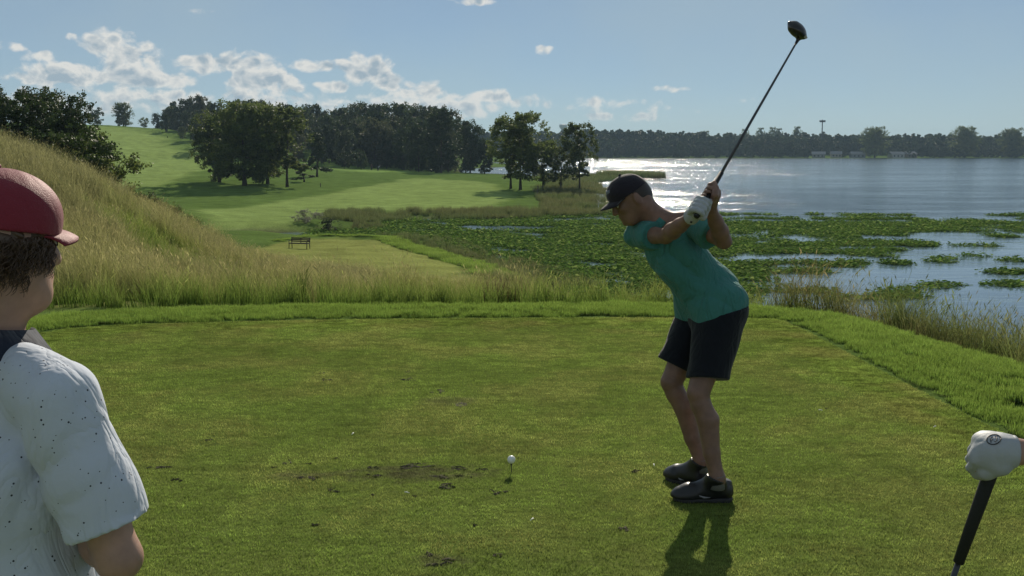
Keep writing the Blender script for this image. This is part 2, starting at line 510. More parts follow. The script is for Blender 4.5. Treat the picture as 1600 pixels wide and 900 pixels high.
# ------------------------------------------------------------------ water
def build_water():
    m, t = new_mat('lake_water')
    g = t.n('ShaderNodeNewGeometry')
    sep = t.n('ShaderNodeSeparateXYZ', {0: g.outputs['Position']})
    y = sep.outputs[1]
    stretch = t.n('ShaderNodeMapping', {0: g.outputs['Position'], 3: (0.55, 1.0, 1.0)}, vector_type='POINT').outputs[0]
    rot = t.n('ShaderNodeMapping', {0: g.outputs['Position'], 2: (0, 0, 0.5), 3: (0.35, 0.9, 1.0)}).outputs[0]
    w1 = t.noise(stretch, 1.6, 4, 0.6)
    w2 = t.noise(rot, 0.45, 3, 0.5)
    gust = t.noise(t.n('ShaderNodeMapping', {0: g.outputs['Position'], 3: (0.006, 0.028, 1.0)}).outputs[0], 1.0, 4, 0.6)
    open_ = t.mapr(y, 95.0, 150.0, 0.14, 1.0)
    mid = t.noise(t.n('ShaderNodeMapping', {0: g.outputs['Position'], 3: (0.05, 0.16, 1.0)}).outputs[0], 1.0, 4, 0.65)
    amp = t.m('MULTIPLY', open_, t.m('MULTIPLY', t.mapr(gust, 0.35, 0.65, 0.5, 1.25), t.mapr(mid, 0.35, 0.68, 0.45, 1.5)))
    hgt = t.m('ADD', t.m('MULTIPLY', w1, 0.16), t.m('MULTIPLY', w2, 0.42))
    b = t.n('ShaderNodeBump', {'Strength': 1.0, 'Distance': t.m('MULTIPLY', amp, 1.0), 'Height': hgt})
    p = t.n('ShaderNodeBsdfPrincipled', {'Base Color': (0.078, 0.122, 0.165, 1), 'Roughness': t.mapr(y, 95.0, 300.0, 0.05, 0.10), 'IOR': 1.33, 'Specular IOR Level': 0.5, 'Normal': b.outputs[0]})
    t.out(p.outputs[0])
    xs = np.array([-70, 0, 60, 150, 400, 1500, 4000.]); ys = np.array([-650, -100, 0, 60, 150, 400, 1000.])
    XX, YY = np.meshgrid(xs, ys)
    idx = np.arange(len(xs) * len(ys)).reshape(len(ys), len(xs))
    Fc = np.stack([idx[:-1, :-1].ravel(), idx[:-1, 1:].ravel(), idx[1:, 1:].ravel(), idx[1:, :-1].ravel()], 1)
    me = mesh_np('lake', np.stack([XX.ravel(), YY.ravel(), np.full(XX.size, LAKE)], 1), Fc, m)
    tag(obj('lake', me), kind='structure')
build_water()

WORN = [(tuple(gnd(650, 742, 0)[:2]), 0.42, 0.16, 0.75), (tuple(gnd(475, 745, 0)[:2]), 0.22, 0.10, 0.6), (tuple(gnd(700, 628, 0)[:2]), 0.2, 0.16, 0.5), (tuple(gnd(690, 880, 0)[:2]), 0.14, 0.07, 0.7)]
# ------------------------------------------------------------------ instanced ground cover
def instancer(name, pts, rot, scl, protos, label, cat):
    n = len(pts)
    me = bpy.data.meshes.new(name)
    me.vertices.add(n)
    me.vertices.foreach_set('co', np.asarray(pts, np.float32).ravel())
    a = me.attributes.new('rot', 'FLOAT_VECTOR', 'POINT'); a.data.foreach_set('vector', np.asarray(rot, np.float32).ravel())
    scl = np.asarray(scl, np.float32)
    if scl.ndim == 1: scl = np.repeat(scl[:, None], 3, 1)
    a = me.attributes.new('scl', 'FLOAT_VECTOR', 'POINT'); a.data.foreach_set('vector', scl.ravel())
    rng = np.random.default_rng(abs(hash(cat)) % 1000 if False else len(name))
    a = me.attributes.new('pick', 'INT', 'POINT'); a.data.foreach_set('value', rng.integers(0, len(protos), n).astype(np.int32))
    o = obj(name, me)
    tag(o, label, cat, kind='stuff')
    c = bpy.data.collections.new(name + '_kinds')
    for i, pm in enumerate(protos):
        c.objects.link(bpy.data.objects.new('%s_kind' % name, pm))
    ng = bpy.data.node_groups.new(name, 'GeometryNodeTree')
    ng.interface.new_socket('Geometry', in_out='INPUT', socket_type='NodeSocketGeometry')
    ng.interface.new_socket('Geometry', in_out='OUTPUT', socket_type='NodeSocketGeometry')
    t = NT(ng)
    gi = t.n('NodeGroupInput'); go = t.n('NodeGroupOutput')
    ci = t.n('GeometryNodeCollectionInfo', {'Collection': c, 'Separate Children': True, 'Reset Children': True})
    def na(nm, ty):
        nd = t.n('GeometryNodeInputNamedAttribute', data_type=ty)
        nd.inputs['Name'].default_value = nm
        return nd.outputs['Attribute']
    e2r = t.n('FunctionNodeEulerToRotation', {0: na('rot', 'FLOAT_VECTOR')})
    ip = t.n('GeometryNodeInstanceOnPoints', {'Points': gi.outputs[0], 'Instance': ci.outputs[0], 'Pick Instance': True,
             'Instance Index': na('pick', 'INT'), 'Rotation': e2r.outputs[0], 'Scale': na('scl', 'FLOAT_VECTOR')})
    ng.links.new(ip.outputs[0], go.inputs[0])
    md = o.modifiers.new('scatter', 'NODES')
    md.node_group = ng
    return o

def blade_mesh(name, n, half, h0, h1, w, bend, seed, mat, segs=3, lean=(0, 0), seeds=0.0, disc=False, droop=0.0):
    """a tuft or square patch of real blades; 'tip' runs 0 at the root to 1 at the tip, 'rnd' differs per blade"""
    g = np.random.default_rng(seed)
    if disc:
        r = half * np.sqrt(g.random(n)); th = g.random(n) * 2 * np.pi
        bx, by = r * np.cos(th), r * np.sin(th)
    else:
        bx, by = g.uniform(-half, half, n), g.uniform(-half, half, n)
    h = g.uniform(h0, h1, n); az = g.random(n) * 2 * np.pi
    bd = bend * g.uniform(0.2, 1.0, n) * h
    dx, dy = np.cos(az) * bd + lean[0] * h, np.sin(az) * bd + lean[1] * h
    fa = g.random(n) * np.pi
    wx, wy = np.cos(fa) * w / 2, np.sin(fa) * w / 2
    rn = g.random(n)
    V = []; T = []; Fq = []; RN = []
    for s in range(segs + 1):
        t = s / segs
        k = (1 - t) ** 0.6 if s < segs else 0.06
        cx, cy_, cz = bx + dx * t * t, by + dy * t * t, h * t - droop * h * t ** 3
        V.append(np.stack([cx - wx * k, cy_ - wy * k, cz], 1)); V.append(np.stack([cx + wx * k, cy_ + wy * k, cz], 1))
        T += [np.full(n, t), np.full(n, t)]; RN += [rn, rn]
    base = np.arange(n)
    for s in range(segs):
        a = (2 * s) * n + base; b = (2 * s + 1) * n + base; c = (2 * s + 3) * n + base; d = (2 * s + 2) * n + base
        Fq.append(np.stack([a, b, c, d], 1))
    V = np.concatenate(V); T = np.concatenate(T); RN = np.concatenate(RN); Fq = np.concatenate(Fq)
    if seeds > 0:
        k = g.random(n) < seeds
        m = int(k.sum())
        top = np.stack([bx + dx, by + dy, h * (1 - droop)], 1)[k]
        L = g.uniform(0.035, 0.08, m); ww = L * 0.10
        dirv = np.stack([dx[k] * 2, dy[k] * 2, h[k] * (1 - 2.0 * droop)], 1); dirv /= np.linalg.norm(dirv, axis=1)[:, None]
        sd = np.stack([np.cos(fa[k]), np.sin(fa[k]), np.zeros(m)], 1)
        P = [top - dirv * L[:, None] * 0.3, top + dirv * L[:, None] * 0.3 + sd * ww[:, None], top + dirv * L[:, None] * 1.0, top + dirv * L[:, None] * 0.3 - sd * ww[:, None]]
        o = len(V); i = np.arange(m)
        V = np.concatenate([V] + P); T = np.concatenate([T, np.full(4 * m, 1.0)]); RN = np.concatenate([RN, np.tile(rn[k], 4)])
        Fq = np.concatenate([Fq, np.stack([o + i, o + m + i, o + 2 * m + i, o + 3 * m + i], 1)])
    return mesh_np(name, V, Fq, mat, True, {'tip': T, 'rnd': RN})

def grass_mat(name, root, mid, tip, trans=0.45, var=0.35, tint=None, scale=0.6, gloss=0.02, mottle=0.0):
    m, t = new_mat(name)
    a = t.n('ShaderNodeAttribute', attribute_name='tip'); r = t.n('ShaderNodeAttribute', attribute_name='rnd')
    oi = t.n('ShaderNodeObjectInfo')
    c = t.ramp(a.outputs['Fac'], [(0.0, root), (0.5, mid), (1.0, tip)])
    if tint is not None:
        nz = t.noise(t.n('ShaderNodeNewGeometry').outputs['Position'], scale, 4, 0.6)
        c = t.mix(t.mapr(nz, 0.42, 0.62, 0.0, 0.85), c, tint)
    f = t.m('MULTIPLY', t.mapr(r.outputs['Fac'], 0, 1, 1 - var, 1 + var, False), t.mapr(oi.outputs['Random'], 0, 1, 0.86, 1.14, False))
    if mottle:
        gp = t.n('ShaderNodeNewGeometry').outputs['Position']
        gs = t.n('ShaderNodeMapping', {0: gp, 3: (0.4, 1.0, 1.0)}).outputs[0]
        f = t.m('MULTIPLY', f, t.m('MULTIPLY', t.mapr(t.noise(gs, mottle, 5, 0.7), 0.3, 0.7, 0.66, 1.28), t.mapr(t.noise(gs, mottle * 4, 3, 0.6), 0.3, 0.7, 0.72, 1.25)))
        f = t.m('MULTIPLY', f, t.mapr(t.noise(gp, 0.55, 3, 0.6), 0.3, 0.7, 0.84, 1.14))
        sx = t.n('ShaderNodeSeparateXYZ', {0: gp}).outputs
        wn = t.noise(gs, 13.0, 5, 0.7)
        for (wx, wy), rx, ry, k in WORN:
            dx = t.m('DIVIDE', t.m('SUBTRACT', sx[0], wx), rx); dy = t.m('DIVIDE', t.m('SUBTRACT', sx[1], wy), ry)
            q = t.m('ADD', t.m('ADD', t.m('MULTIPLY', dx, dx), t.m('MULTIPLY', dy, dy)), t.m('MULTIPLY', t.m('SUBTRACT', wn, 0.5), 4.5))
            c = t.mix(t.mapr(q, 1.3, -0.3, 0.0, k), c, (0.10, 0.092, 0.055))
    c = t.n('ShaderNodeVectorMath', {0: c, 1: t.n('ShaderNodeCombineXYZ', {0: f, 1: f, 2: f}).outputs[0]}, operation='MULTIPLY').outputs[0]
    d = t.n('ShaderNodeBsdfDiffuse', {'Color': c})
    tr = t.n('ShaderNodeBsdfTranslucent', {'Color': c})
    mx = t.n('ShaderNodeMixShader', {0: trans, 1: d.outputs[0], 2: tr.outputs[0]})
    if gloss:
        gl = t.n('ShaderNodeBsdfGlossy', {'Color': (1, 1, 1, 1), 'Roughness': 0.45})
        mx = t.n('ShaderNodeMixShader', {0: gloss * 0.5, 1: mx.outputs[0], 2: gl.outputs[0]})
    t.out(mx.outputs[0])
    return m
# ------------------------------------------------------------------ tee box
def build_tee():
    m, t = new_mat('tee_turf')
    g = t.n('ShaderNodeNewGeometry')
    n1 = t.noise(g.outputs['Position'], 0.7, 5, 0.6); n2 = t.noise(g.outputs['Position'], 14.0, 5, 0.65)
    c = t.mix(t.mapr(n1, 0.3, 0.7, 0, 1), (0.128, 0.188, 0.040), (0.158, 0.198, 0.048))
    c = t.mix(t.mapr(n2, 0.3, 0.75, 0, 0.6), c, (0.088, 0.10, 0.036))
    gs = t.n('ShaderNodeMapping', {0: g.outputs['Position'], 3: (0.4, 1.0, 1.0)}).outputs[0]
    c = t.mix(t.mapr(t.noise(gs, 34.0, 4, 0.7), 0.48, 0.72, 0, 0.65), c, (0.060, 0.072, 0.026))
    sx = t.n('ShaderNodeSeparateXYZ', {0: g.outputs['Position']}).outputs
    wn = t.noise(gs, 13.0, 5, 0.7)
    for (wx, wy), rx, ry, k in WORN:
        dx = t.m('DIVIDE', t.m('SUBTRACT', sx[0], wx), rx); dy = t.m('DIVIDE', t.m('SUBTRACT', sx[1], wy), ry)
        q = t.m('ADD', t.m('ADD', t.m('MULTIPLY', dx, dx), t.m('MULTIPLY', dy, dy)), t.m('MULTIPLY', t.m('SUBTRACT', wn, 0.5), 4.5))
        c = t.mix(t.mapr(q, 1.3, -0.3, 0.0, k), c, (0.085, 0.078, 0.048))
    b = t.n('ShaderNodeBump', {'Strength': 0.7, 'Distance': 0.02, 'Height': t.noise(g.outputs['Position'], 60.0, 4, 0.7)})
    p = t.n('ShaderNodeBsdfDiffuse', {'Color': c, 'Normal': b.outputs[0]})
    t.out(p.outputs[0])
    P = TEE
    V = [(x, y, 0.006) for x, y in P]
    me = mesh_np('tee_box', np.array(V), [tuple(range(len(V)))], m)
    return tag(obj('tee_box', me), kind='structure')
TEE_BOX = build_tee()

rng = np.random.default_rng(7)
def scatter(x0, x1, y0, y1, dens, jitter=None):
    n = int((x1 - x0) * (y1 - y0) * dens)
    return rng.uniform(x0, x1, n), rng.uniform(y0, y1, n)
def rz_tilt(n, tilt=0.08):
    return np.stack([rng.normal(0, tilt, n), rng.normal(0, tilt, n), rng.uniform(0, 2 * np.pi, n)], 1)

def build_turf():
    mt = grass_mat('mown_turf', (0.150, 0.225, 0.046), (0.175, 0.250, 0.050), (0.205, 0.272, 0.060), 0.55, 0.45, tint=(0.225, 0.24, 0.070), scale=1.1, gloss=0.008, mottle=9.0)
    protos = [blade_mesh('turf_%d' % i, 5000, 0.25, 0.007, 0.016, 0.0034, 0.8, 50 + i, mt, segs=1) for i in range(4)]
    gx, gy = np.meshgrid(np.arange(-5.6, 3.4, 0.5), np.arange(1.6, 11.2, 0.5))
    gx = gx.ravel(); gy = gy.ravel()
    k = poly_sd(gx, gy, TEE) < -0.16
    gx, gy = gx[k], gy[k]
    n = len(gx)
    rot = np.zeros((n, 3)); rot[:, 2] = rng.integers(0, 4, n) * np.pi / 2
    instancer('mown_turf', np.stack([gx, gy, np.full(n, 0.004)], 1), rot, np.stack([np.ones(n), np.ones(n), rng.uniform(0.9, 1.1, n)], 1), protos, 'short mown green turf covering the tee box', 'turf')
    # finer fringe along the rim so the patch edges never show
    P = np.array(TEE); fx = []; fy = []
    for i in range(len(P)):
        a, b = P[i], P[(i + 1) % len(P)]
        L = np.linalg.norm(b - a)
        for s in np.arange(0, L, 0.07):
            q = a + (b - a) * s / L
            for o in (0.06, 0.14, 0.22, 0.30, 0.38): 
                nrm = np.array([-(b - a)[1], (b - a)[0]]) / L
                fx.append(q[0] + nrm[0] * o); fy.append(q[1] + nrm[1] * o)
    fx, fy = np.array(fx), np.array(fy)
    k = (poly_sd(fx, fy, TEE) < 0.0) & (fy > 1.6)
    if k.sum() < 50:
        k = np.zeros(len(fx), bool)
    fx, fy = fx[k], fy[k]
    if len(fx):
        small = [blade_mesh('turf_rim_%d' % i, 330, 0.06, 0.007, 0.017, 0.0034, 0.8, 70 + i, mt, segs=1) for i in range(3)]
        n = len(fx)
        instancer('mown_turf_rim', np.stack([fx, fy, np.full(n, 0.004)], 1), rz_tilt(n, 0), np.ones(n), small, 'short mown turf along the rim of the tee box', 'turf')
build_turf()

def build_rough():
    mt = grass_mat('rough_grass', (0.085, 0.10, 0.04), (0.19, 0.30, 0.052), (0.27, 0.36, 0.078), 0.36, 0.4, gloss=0.02)  # thatch-brown roots, darkened to paint in the shaded near face along the tee
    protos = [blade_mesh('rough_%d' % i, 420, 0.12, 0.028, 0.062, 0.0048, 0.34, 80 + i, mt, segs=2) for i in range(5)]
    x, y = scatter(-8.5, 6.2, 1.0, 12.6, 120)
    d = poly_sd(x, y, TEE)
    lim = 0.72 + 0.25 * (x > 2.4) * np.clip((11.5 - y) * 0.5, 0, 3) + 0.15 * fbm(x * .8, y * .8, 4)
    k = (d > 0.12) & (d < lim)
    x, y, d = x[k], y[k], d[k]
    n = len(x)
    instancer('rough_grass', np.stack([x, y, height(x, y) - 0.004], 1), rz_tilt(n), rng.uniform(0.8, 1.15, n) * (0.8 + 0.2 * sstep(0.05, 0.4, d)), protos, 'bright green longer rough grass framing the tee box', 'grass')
    # collar round the lower tee and its bank
    line = [gnd(a, b, -6.0)[:2] for a, b in ((430, 378), (470, 370), (540, 368.5), (600, 370), (650, 382), (700, 395), (760, 413), (800, 424))]
    px, py = [], []
    for i in range(len(line) - 1):
        L = np.linalg.norm(line[i + 1] - line[i])
        m_ = int(L * (14 if i > 2 else 5))
        s = rng.random(m_)[:, None]
        q = line[i] * (1 - s) + line[i + 1] * s + rng.normal(0, 0.5 if i > 2 else 0.3, (m_, 2))
        px.append(q[:, 0]); py.append(q[:, 1])
    px = np.concatenate(px); py = np.concatenate(py)
    k = poly_sd(px, py, LTEE) > 0.1
    px, py = px[k], py[k]
    n = len(px)
    s = rng.uniform(4.5, 7.0, n) * np.where(px > -11, 1.0, 0.5)
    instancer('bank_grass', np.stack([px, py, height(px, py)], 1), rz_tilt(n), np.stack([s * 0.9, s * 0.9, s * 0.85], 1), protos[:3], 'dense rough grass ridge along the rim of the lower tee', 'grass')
build_rough()

def build_meadow():
    gold = grass_mat('meadow_grass', (0.14, 0.20, 0.04), (0.21, 0.235, 0.065), (0.31, 0.28, 0.125), 0.55, 0.35, tint=(0.215, 0.21, 0.10), scale=0.10, gloss=0.02)
    greeny = grass_mat('meadow_green', (0.09, 0.155, 0.028), (0.14, 0.205, 0.04), (0.23, 0.25, 0.075), 0.5, 0.35, gloss=0.02)
    P1 = [blade_mesh('meadow_%d' % i, 70, 0.17, 0.45, 0.98, 0.006, 0.42, 100 + i, gold, segs=4, lean=(-0.10, 0.0), seeds=0.32, disc=True, droop=0.12) for i in range(6)]
    P2 = [blade_mesh('meadow_green_%d' % i, 80, 0.15, 0.18, 0.52, 0.007, 0.5, 120 + i, greeny, segs=4, lean=(-0.05, 0), seeds=0.08, disc=True, droop=0.1) for i in range(4)]
    x1, y1 = scatter(-16, 8.5, 11.0, 27, 15)
    x2, y2 = scatter(-34, 10, 27, 66, 7.5)
    x3, y3 = scatter(-14, -6.6, 2, 12, 9)
    x = np.concatenate([x1, x2, x3]); y = np.concatenate([y1, y2, y3])
    z = height(x, y); d = poly_sd(x, y, TEE)
    k = (d > 0.95 + 0.3 * fbm(x * 0.8, y * 0.8, 31)) & (z > -6.3) & (poly_sd(x, y, LTEE) > 2.0) & (x < 4.2 + 0.15 * (y - 11)) & (y + 0.25 * x < 60)
    x, y, z, d = x[k], y[k], z[k], d[k]
    # a green apron right behind the rough, dry grass further back
    u = x / y
    green = (d < 1.9 + 1.6 * fbm(x * 0.5, y * 0.5, 33)) | (fbm(x * 0.30, y * 0.30, 35) > 0.555)
    n = len(x)
    sc = rng.uniform(0.6, 1.2, n) * (0.65 + 0.7 * (fbm(x * .3, y * .3, 37)))
    # lower towards the lower tee so that it shows over the tops
    sc *= 1 - 0.55 * sstep(-8.0, -3.5, x) * sstep(11.8, 16, y) * sstep(7, 3, x)
    sc *= 1 - 0.15 * sstep(-8.0, -4, x)
    wide = np.where(y > 27, 1.35, 1.0)
    S = np.stack([sc * wide, sc * wide, sc], 1)
    P = np.stack([x, y, z - 0.02], 1); rot = rz_tilt(n, 0.07); rot[:, 2] = rng.normal(0, 0.8, n)
    g = green
    instancer('meadow_grass', P[~g], rot[~g], S[~g], P1, 'tall golden meadow grass with seed heads over the left hillside', 'grass')
    instancer('meadow_green', P[g], rot[g], S[g] * 0.95, P2, 'knee-high green grass band between the rough and the golden meadow', 'grass')
    # bank to the right, down to the lake
    weed = grass_mat('bank_weeds', (0.08, 0.11, 0.03), (0.15, 0.15, 0.055), (0.23, 0.19, 0.09), 0.5, 0.4, tint=(0.11, 0.16, 0.04), scale=0.5)
    P3 = [blade_mesh('weeds_%d' % i, 80, 0.2, 0.3, 0.85, 0.007, 0.55, 140 + i, weed, segs=3, seeds=0.3, disc=True, droop=0.1) for i in range(4)]
    x1, y1 = scatter(3.4, 16, 3, 30, 7); x2, y2 = scatter(4, 16, 30, 62, 3)
    x4, y4 = scatter(3.0, 8.0, 4, 14, 26)
    d4 = poly_sd(x4, y4, TEE); k4 = d4 < 2.9 + np.clip((11.5 - y4) * 0.2, 0, 2.0)
    x = np.concatenate([x1, x2, x4[k4]]); y = np.concatenate([y1, y2, y4[k4]])
    z = height(x, y); d = poly_sd(x, y, TEE)
    k = (z > -6.95) & (d > 1.15 + np.clip((11.5 - y) * 0.13, 0, 1.0) + 0.25 * fbm(x, y, 41))
    k &= ~((x < 4.2 + 0.15 * (y - 11)) & (y > 11.6))
    x, y, z = x[k], y[k], z[k]; n = len(x)
    sc = rng.uniform(0.7, 1.25, n) * (1 - 0.25 * sstep(11.5, 6, y))
    instancer('bank_weeds', np.stack([x, y, z - .02], 1), rz_tilt(n), sc, P3, 'brownish green weeds on the bank above the lily water', 'weeds')
    # reeds and marsh grass round the pond and on the peninsula
    reed = grass_mat('reeds', (0.06, 0.10, 0.03), (0.095, 0.135, 0.042), (0.15, 0.165, 0.07), 0.45, 0.35, tint=(0.135, 0.14, 0.06), scale=0.05)
    P4 = [blade_mesh('reed_%d' % i, 46, 0.45, 0.7, 1.35, 0.03, 0.25, 160 + i, reed, segs=2, disc=True) for i in range(4)]
    xs, ys, ss = [], [], []
    for (x0, x1, y0, y1, dn, s0) in ((-24, 16, 116, 136, 3.0, 0.62), (4, 24, 131, 215, 1.1, 0.7), (8, 30, 215, 330, 0.55, 0.9), (26, 50, 296, 316, 1.2, 1.5), (-17, -10, 100, 124, 2.0, 0.5), (-14, 12, 62, 100, 2.5, 0.42)):
        a, b = scatter(x0, x1, y0, y1, dn)
        xs.append(a); ys.append(b); ss.append(np.full(len(a), s0))
    x = np.concatenate(xs); y = np.concatenate(ys); s0 = np.concatenate(ss)
    z = height(x, y)
    wb = (fbm(x * 0.11, y * 0.07, 51) - 0.5) * 14
    k = (z > -7.0) & (poly_sd(x, y, FAIR) > 1.0 + np.abs(wb) * 0.6) & (fbm(x * 0.2, y * 0.12, 53) > 0.36) & (poly_sd(x, y, LTEE) > 2.2) & ((z < -6.25) | (y > 280))
    x, y, z, s0 = x[k], y[k], z[k], s0[k]; n = len(x)
    sc = s0 * rng.uniform(0.7, 1.25, n)
    instancer('marsh_reeds', np.stack([x, y, np.maximum(z, LAKE - 0.05)], 1), rz_tilt(n), np.stack([sc * 1.4, sc * 1.4, sc], 1), P4, 'reeds and marsh grass edging the pond and the peninsula', 'reeds')
    return P2
MEADOW_GREEN = build_meadow()

# a few tussocks that stand out of the meadow
def build_tussocks():
    dark = grass_mat('tussock_green', (0.04, 0.07, 0.014), (0.06, 0.095, 0.02), (0.10, 0.12, 0.03), 0.4, 0.3)
    stalk = grass_mat('stalk_brown', (0.07, 0.06, 0.03), (0.10, 0.08, 0.04), (0.15, 0.11, 0.06), 0.35, 0.3)
    def tus(name, px, Y, mesh_args, mat, label, cat, sx=1.0):
        x = (px - 800) / F * Y
        o = obj(name, blade_mesh(name, *mesh_args, mat, segs=5, disc=True, droop=0.15), None, (x, Y, float(height(np.array([x]), np.array([Y]))[0]) - 0.02))
        o.scale = (sx, sx, 1)
        tag(o, label, cat)
        return o
    tus('grass_tussock', 466, 12.4, (46, 0.10, 0.35, 0.62, 0.014, 0.55, 1), dark, 'dark spiky grass tussock in front of the golden meadow, left of centre', 'grass tussock')
    tus('grass_tussock', 785, 12.3, (170, 0.27, 0.25, 0.52, 0.008, 0.35, 2), stalk, 'brownish wiry grass tussock just behind the tee, left of the ball line', 'grass tussock')
    tus('reed_clump', 1495, 12.5, (60, 0.16, 0.75, 1.35, 0.014, 0.5, 3), dark, 'tall leafy reed clump on the bank right of the golfer', 'reeds', 1.3)
build_tussocks()

# ------------------------------------------------------------------ water lilies
def build_lilies():
    m, t = new_mat('lily_leaf')
    r = t.n('ShaderNodeAttribute', attribute_name='rnd')
    c = t.ramp(r.outputs['Fac'], [(0, (0.06, 0.12, 0.024)), (0.6, (0.115, 0.20, 0.04)), (1, (0.22, 0.28, 0.085))])
    d = t.n('ShaderNodeBsdfDiffuse', {'Color': c})
    tr = t.n('ShaderNodeBsdfTranslucent', {'Color': c})
    mx = t.n('ShaderNodeMixShader', {0: 0.45, 1: d.outputs[0], 2: tr.outputs[0]})
    t.out(mx.outputs[0])
    def patch(seed, n=130, half=1.1, up=0.3):
        g = np.random.default_rng(seed)
        V = []; Fc = []; RN = []
        for i in range(n):
            cx, cyy = g.uniform(-half, half, 2)
            hz = abs(g.normal(0, 0.12)) if g.random() < 0.8 else 0.012
            hz = min(hz + 0.01, up)
            r0 = g.uniform(0.06, 0.15); tl = g.normal(0, 0.32 if hz > 0.03 else 0.02, 2); a0 = g.random() * 6.28
            b = len(V)
            V.append((cx, cyy, hz - 0.02)); 
            k = 7
            for j in range(k):
                th = a0 + 2 * math.pi * (j + 0.15) / (k + 0.3)
                dx, dy = r0 * math.cos(th), r0 * math.sin(th)
                V.append((cx + dx, cyy + dy, max(0.006, hz + tl[0] * dx + tl[1] * dy)))
            rv = g.random()
            RN += [rv] * (k + 1)
            Fc += [(b, b + 1 + j, b + 2 + j) for j in range(k - 1)]
        return mesh_np('lily_patch', np.array(V), np.array(Fc), m, True, {'rnd': np.array(RN)})
    protos = [patch(i) for i in range(6)]
    x, y = scatter(-20, 74, 46, 140, 0.8)
    z = height(x, y); u = x / y
    cov = fbm(x / 11.0, y / 2.6, 61, 4) + 0.6 * (fbm(x / 3, y / 1.3, 63, 2) - 0.5)
    thr = 0.28 + 0.20 * sstep(0.17, 0.30, u) * sstep(120, 95, y) + 0.16 * sstep(0.36, 0.52, u) + 0.30 * sstep(116, 128, y + 8 * fbm(x / 10, y / 5, 65))
    # open pools where the sun glints, by the tee and at the far side
    pool = np.minimum.reduce([((x - a) / sx) ** 2 + ((y - b) / sy) ** 2 for a, b, sx, sy in ((-1.5, 111, 5.5, 2.6), (-4.5, 107.5, 4, 1.2), (-9, 117, 4, 1.6), (7, 112, 2.5, 1), (23, 79, 8, 2.0), (27, 68, 10, 3.0), (31, 60, 7, 2.5), (36, 88, 9, 1.6), (45, 97, 9, 1.8), (32, 73, 8, 1.8), (46, 84, 10, 2.2))])
    thr = thr + 0.36 * sstep(1.7, 0.6, pool)
    k = (z < LAKE + 0.06) & (cov > thr) & (y < 134)
    x, y = x[k], y[k]; n = len(x)
    rot = np.zeros((n, 3)); rot[:, 2] = rng.uniform(0, 6.28, n)
    instancer('water_lilies', np.stack([x, y, np.full(n, LAKE + 0.004)], 1), rot, np.stack([np.full(n, 1.0), np.full(n, 1.0), rng.uniform(0.6, 1.3, n)], 1), protos, 'green lily pads and lotus leaves spread over the shallow water', 'water lilies')
build_lilies()

# ------------------------------------------------------------------ trees
def leaf_mat(name, c0, c1, trans=0.35):
    m, t = new_mat(name)
    r = t.n('ShaderNodeAttribute', attribute_name='rnd')
    oi = t.n('ShaderNodeObjectInfo')
    c = t.mix(r.outputs['Fac'], c0, c1)
    f = t.mapr(oi.outputs['Random'], 0, 1, 0.8, 1.2, False)
    c = t.n('ShaderNodeVectorMath', {0: c, 1: t.n('ShaderNodeCombineXYZ', {0: f, 1: f, 2: f}).outputs[0]}, operation='MULTIPLY').outputs[0]
    d = t.n('ShaderNodeBsdfPrincipled', {'Base Color': c, 'Roughness': 0.6, 'Specular IOR Level': 0.25})
    tr = t.n('ShaderNodeBsdfTranslucent', {'Color': c})
    mx = t.n('ShaderNodeMixShader', {0: trans, 1: d.outputs[0], 2: tr.outputs[0]})
    t.out(mx.outputs[0])
    return m
LEAF_OAK = leaf_mat('leaf_green', (0.045, 0.070, 0.018), (0.13, 0.16, 0.042), 0.48)
LEAF_DARK = leaf_mat('leaf_dark', (0.022, 0.038, 0.012), (0.045, 0.068, 0.018), 0.3)
LEAF_FAR = leaf_mat('leaf_far', (0.030, 0.048, 0.016), (0.058, 0.080, 0.024), 0.3)
LEAF_MIX = leaf_mat('leaf_mid', (0.040, 0.058, 0.022), (0.075, 0.098, 0.034), 0.38)
LEAF_OLIVE = leaf_mat('leaf_olive', (0.048, 0.056, 0.024), (0.090, 0.098, 0.040), 0.38)
BARK = plain('bark', (0.055, 0.045, 0.036), 0.9, 0.2, 0.4, 3.0)

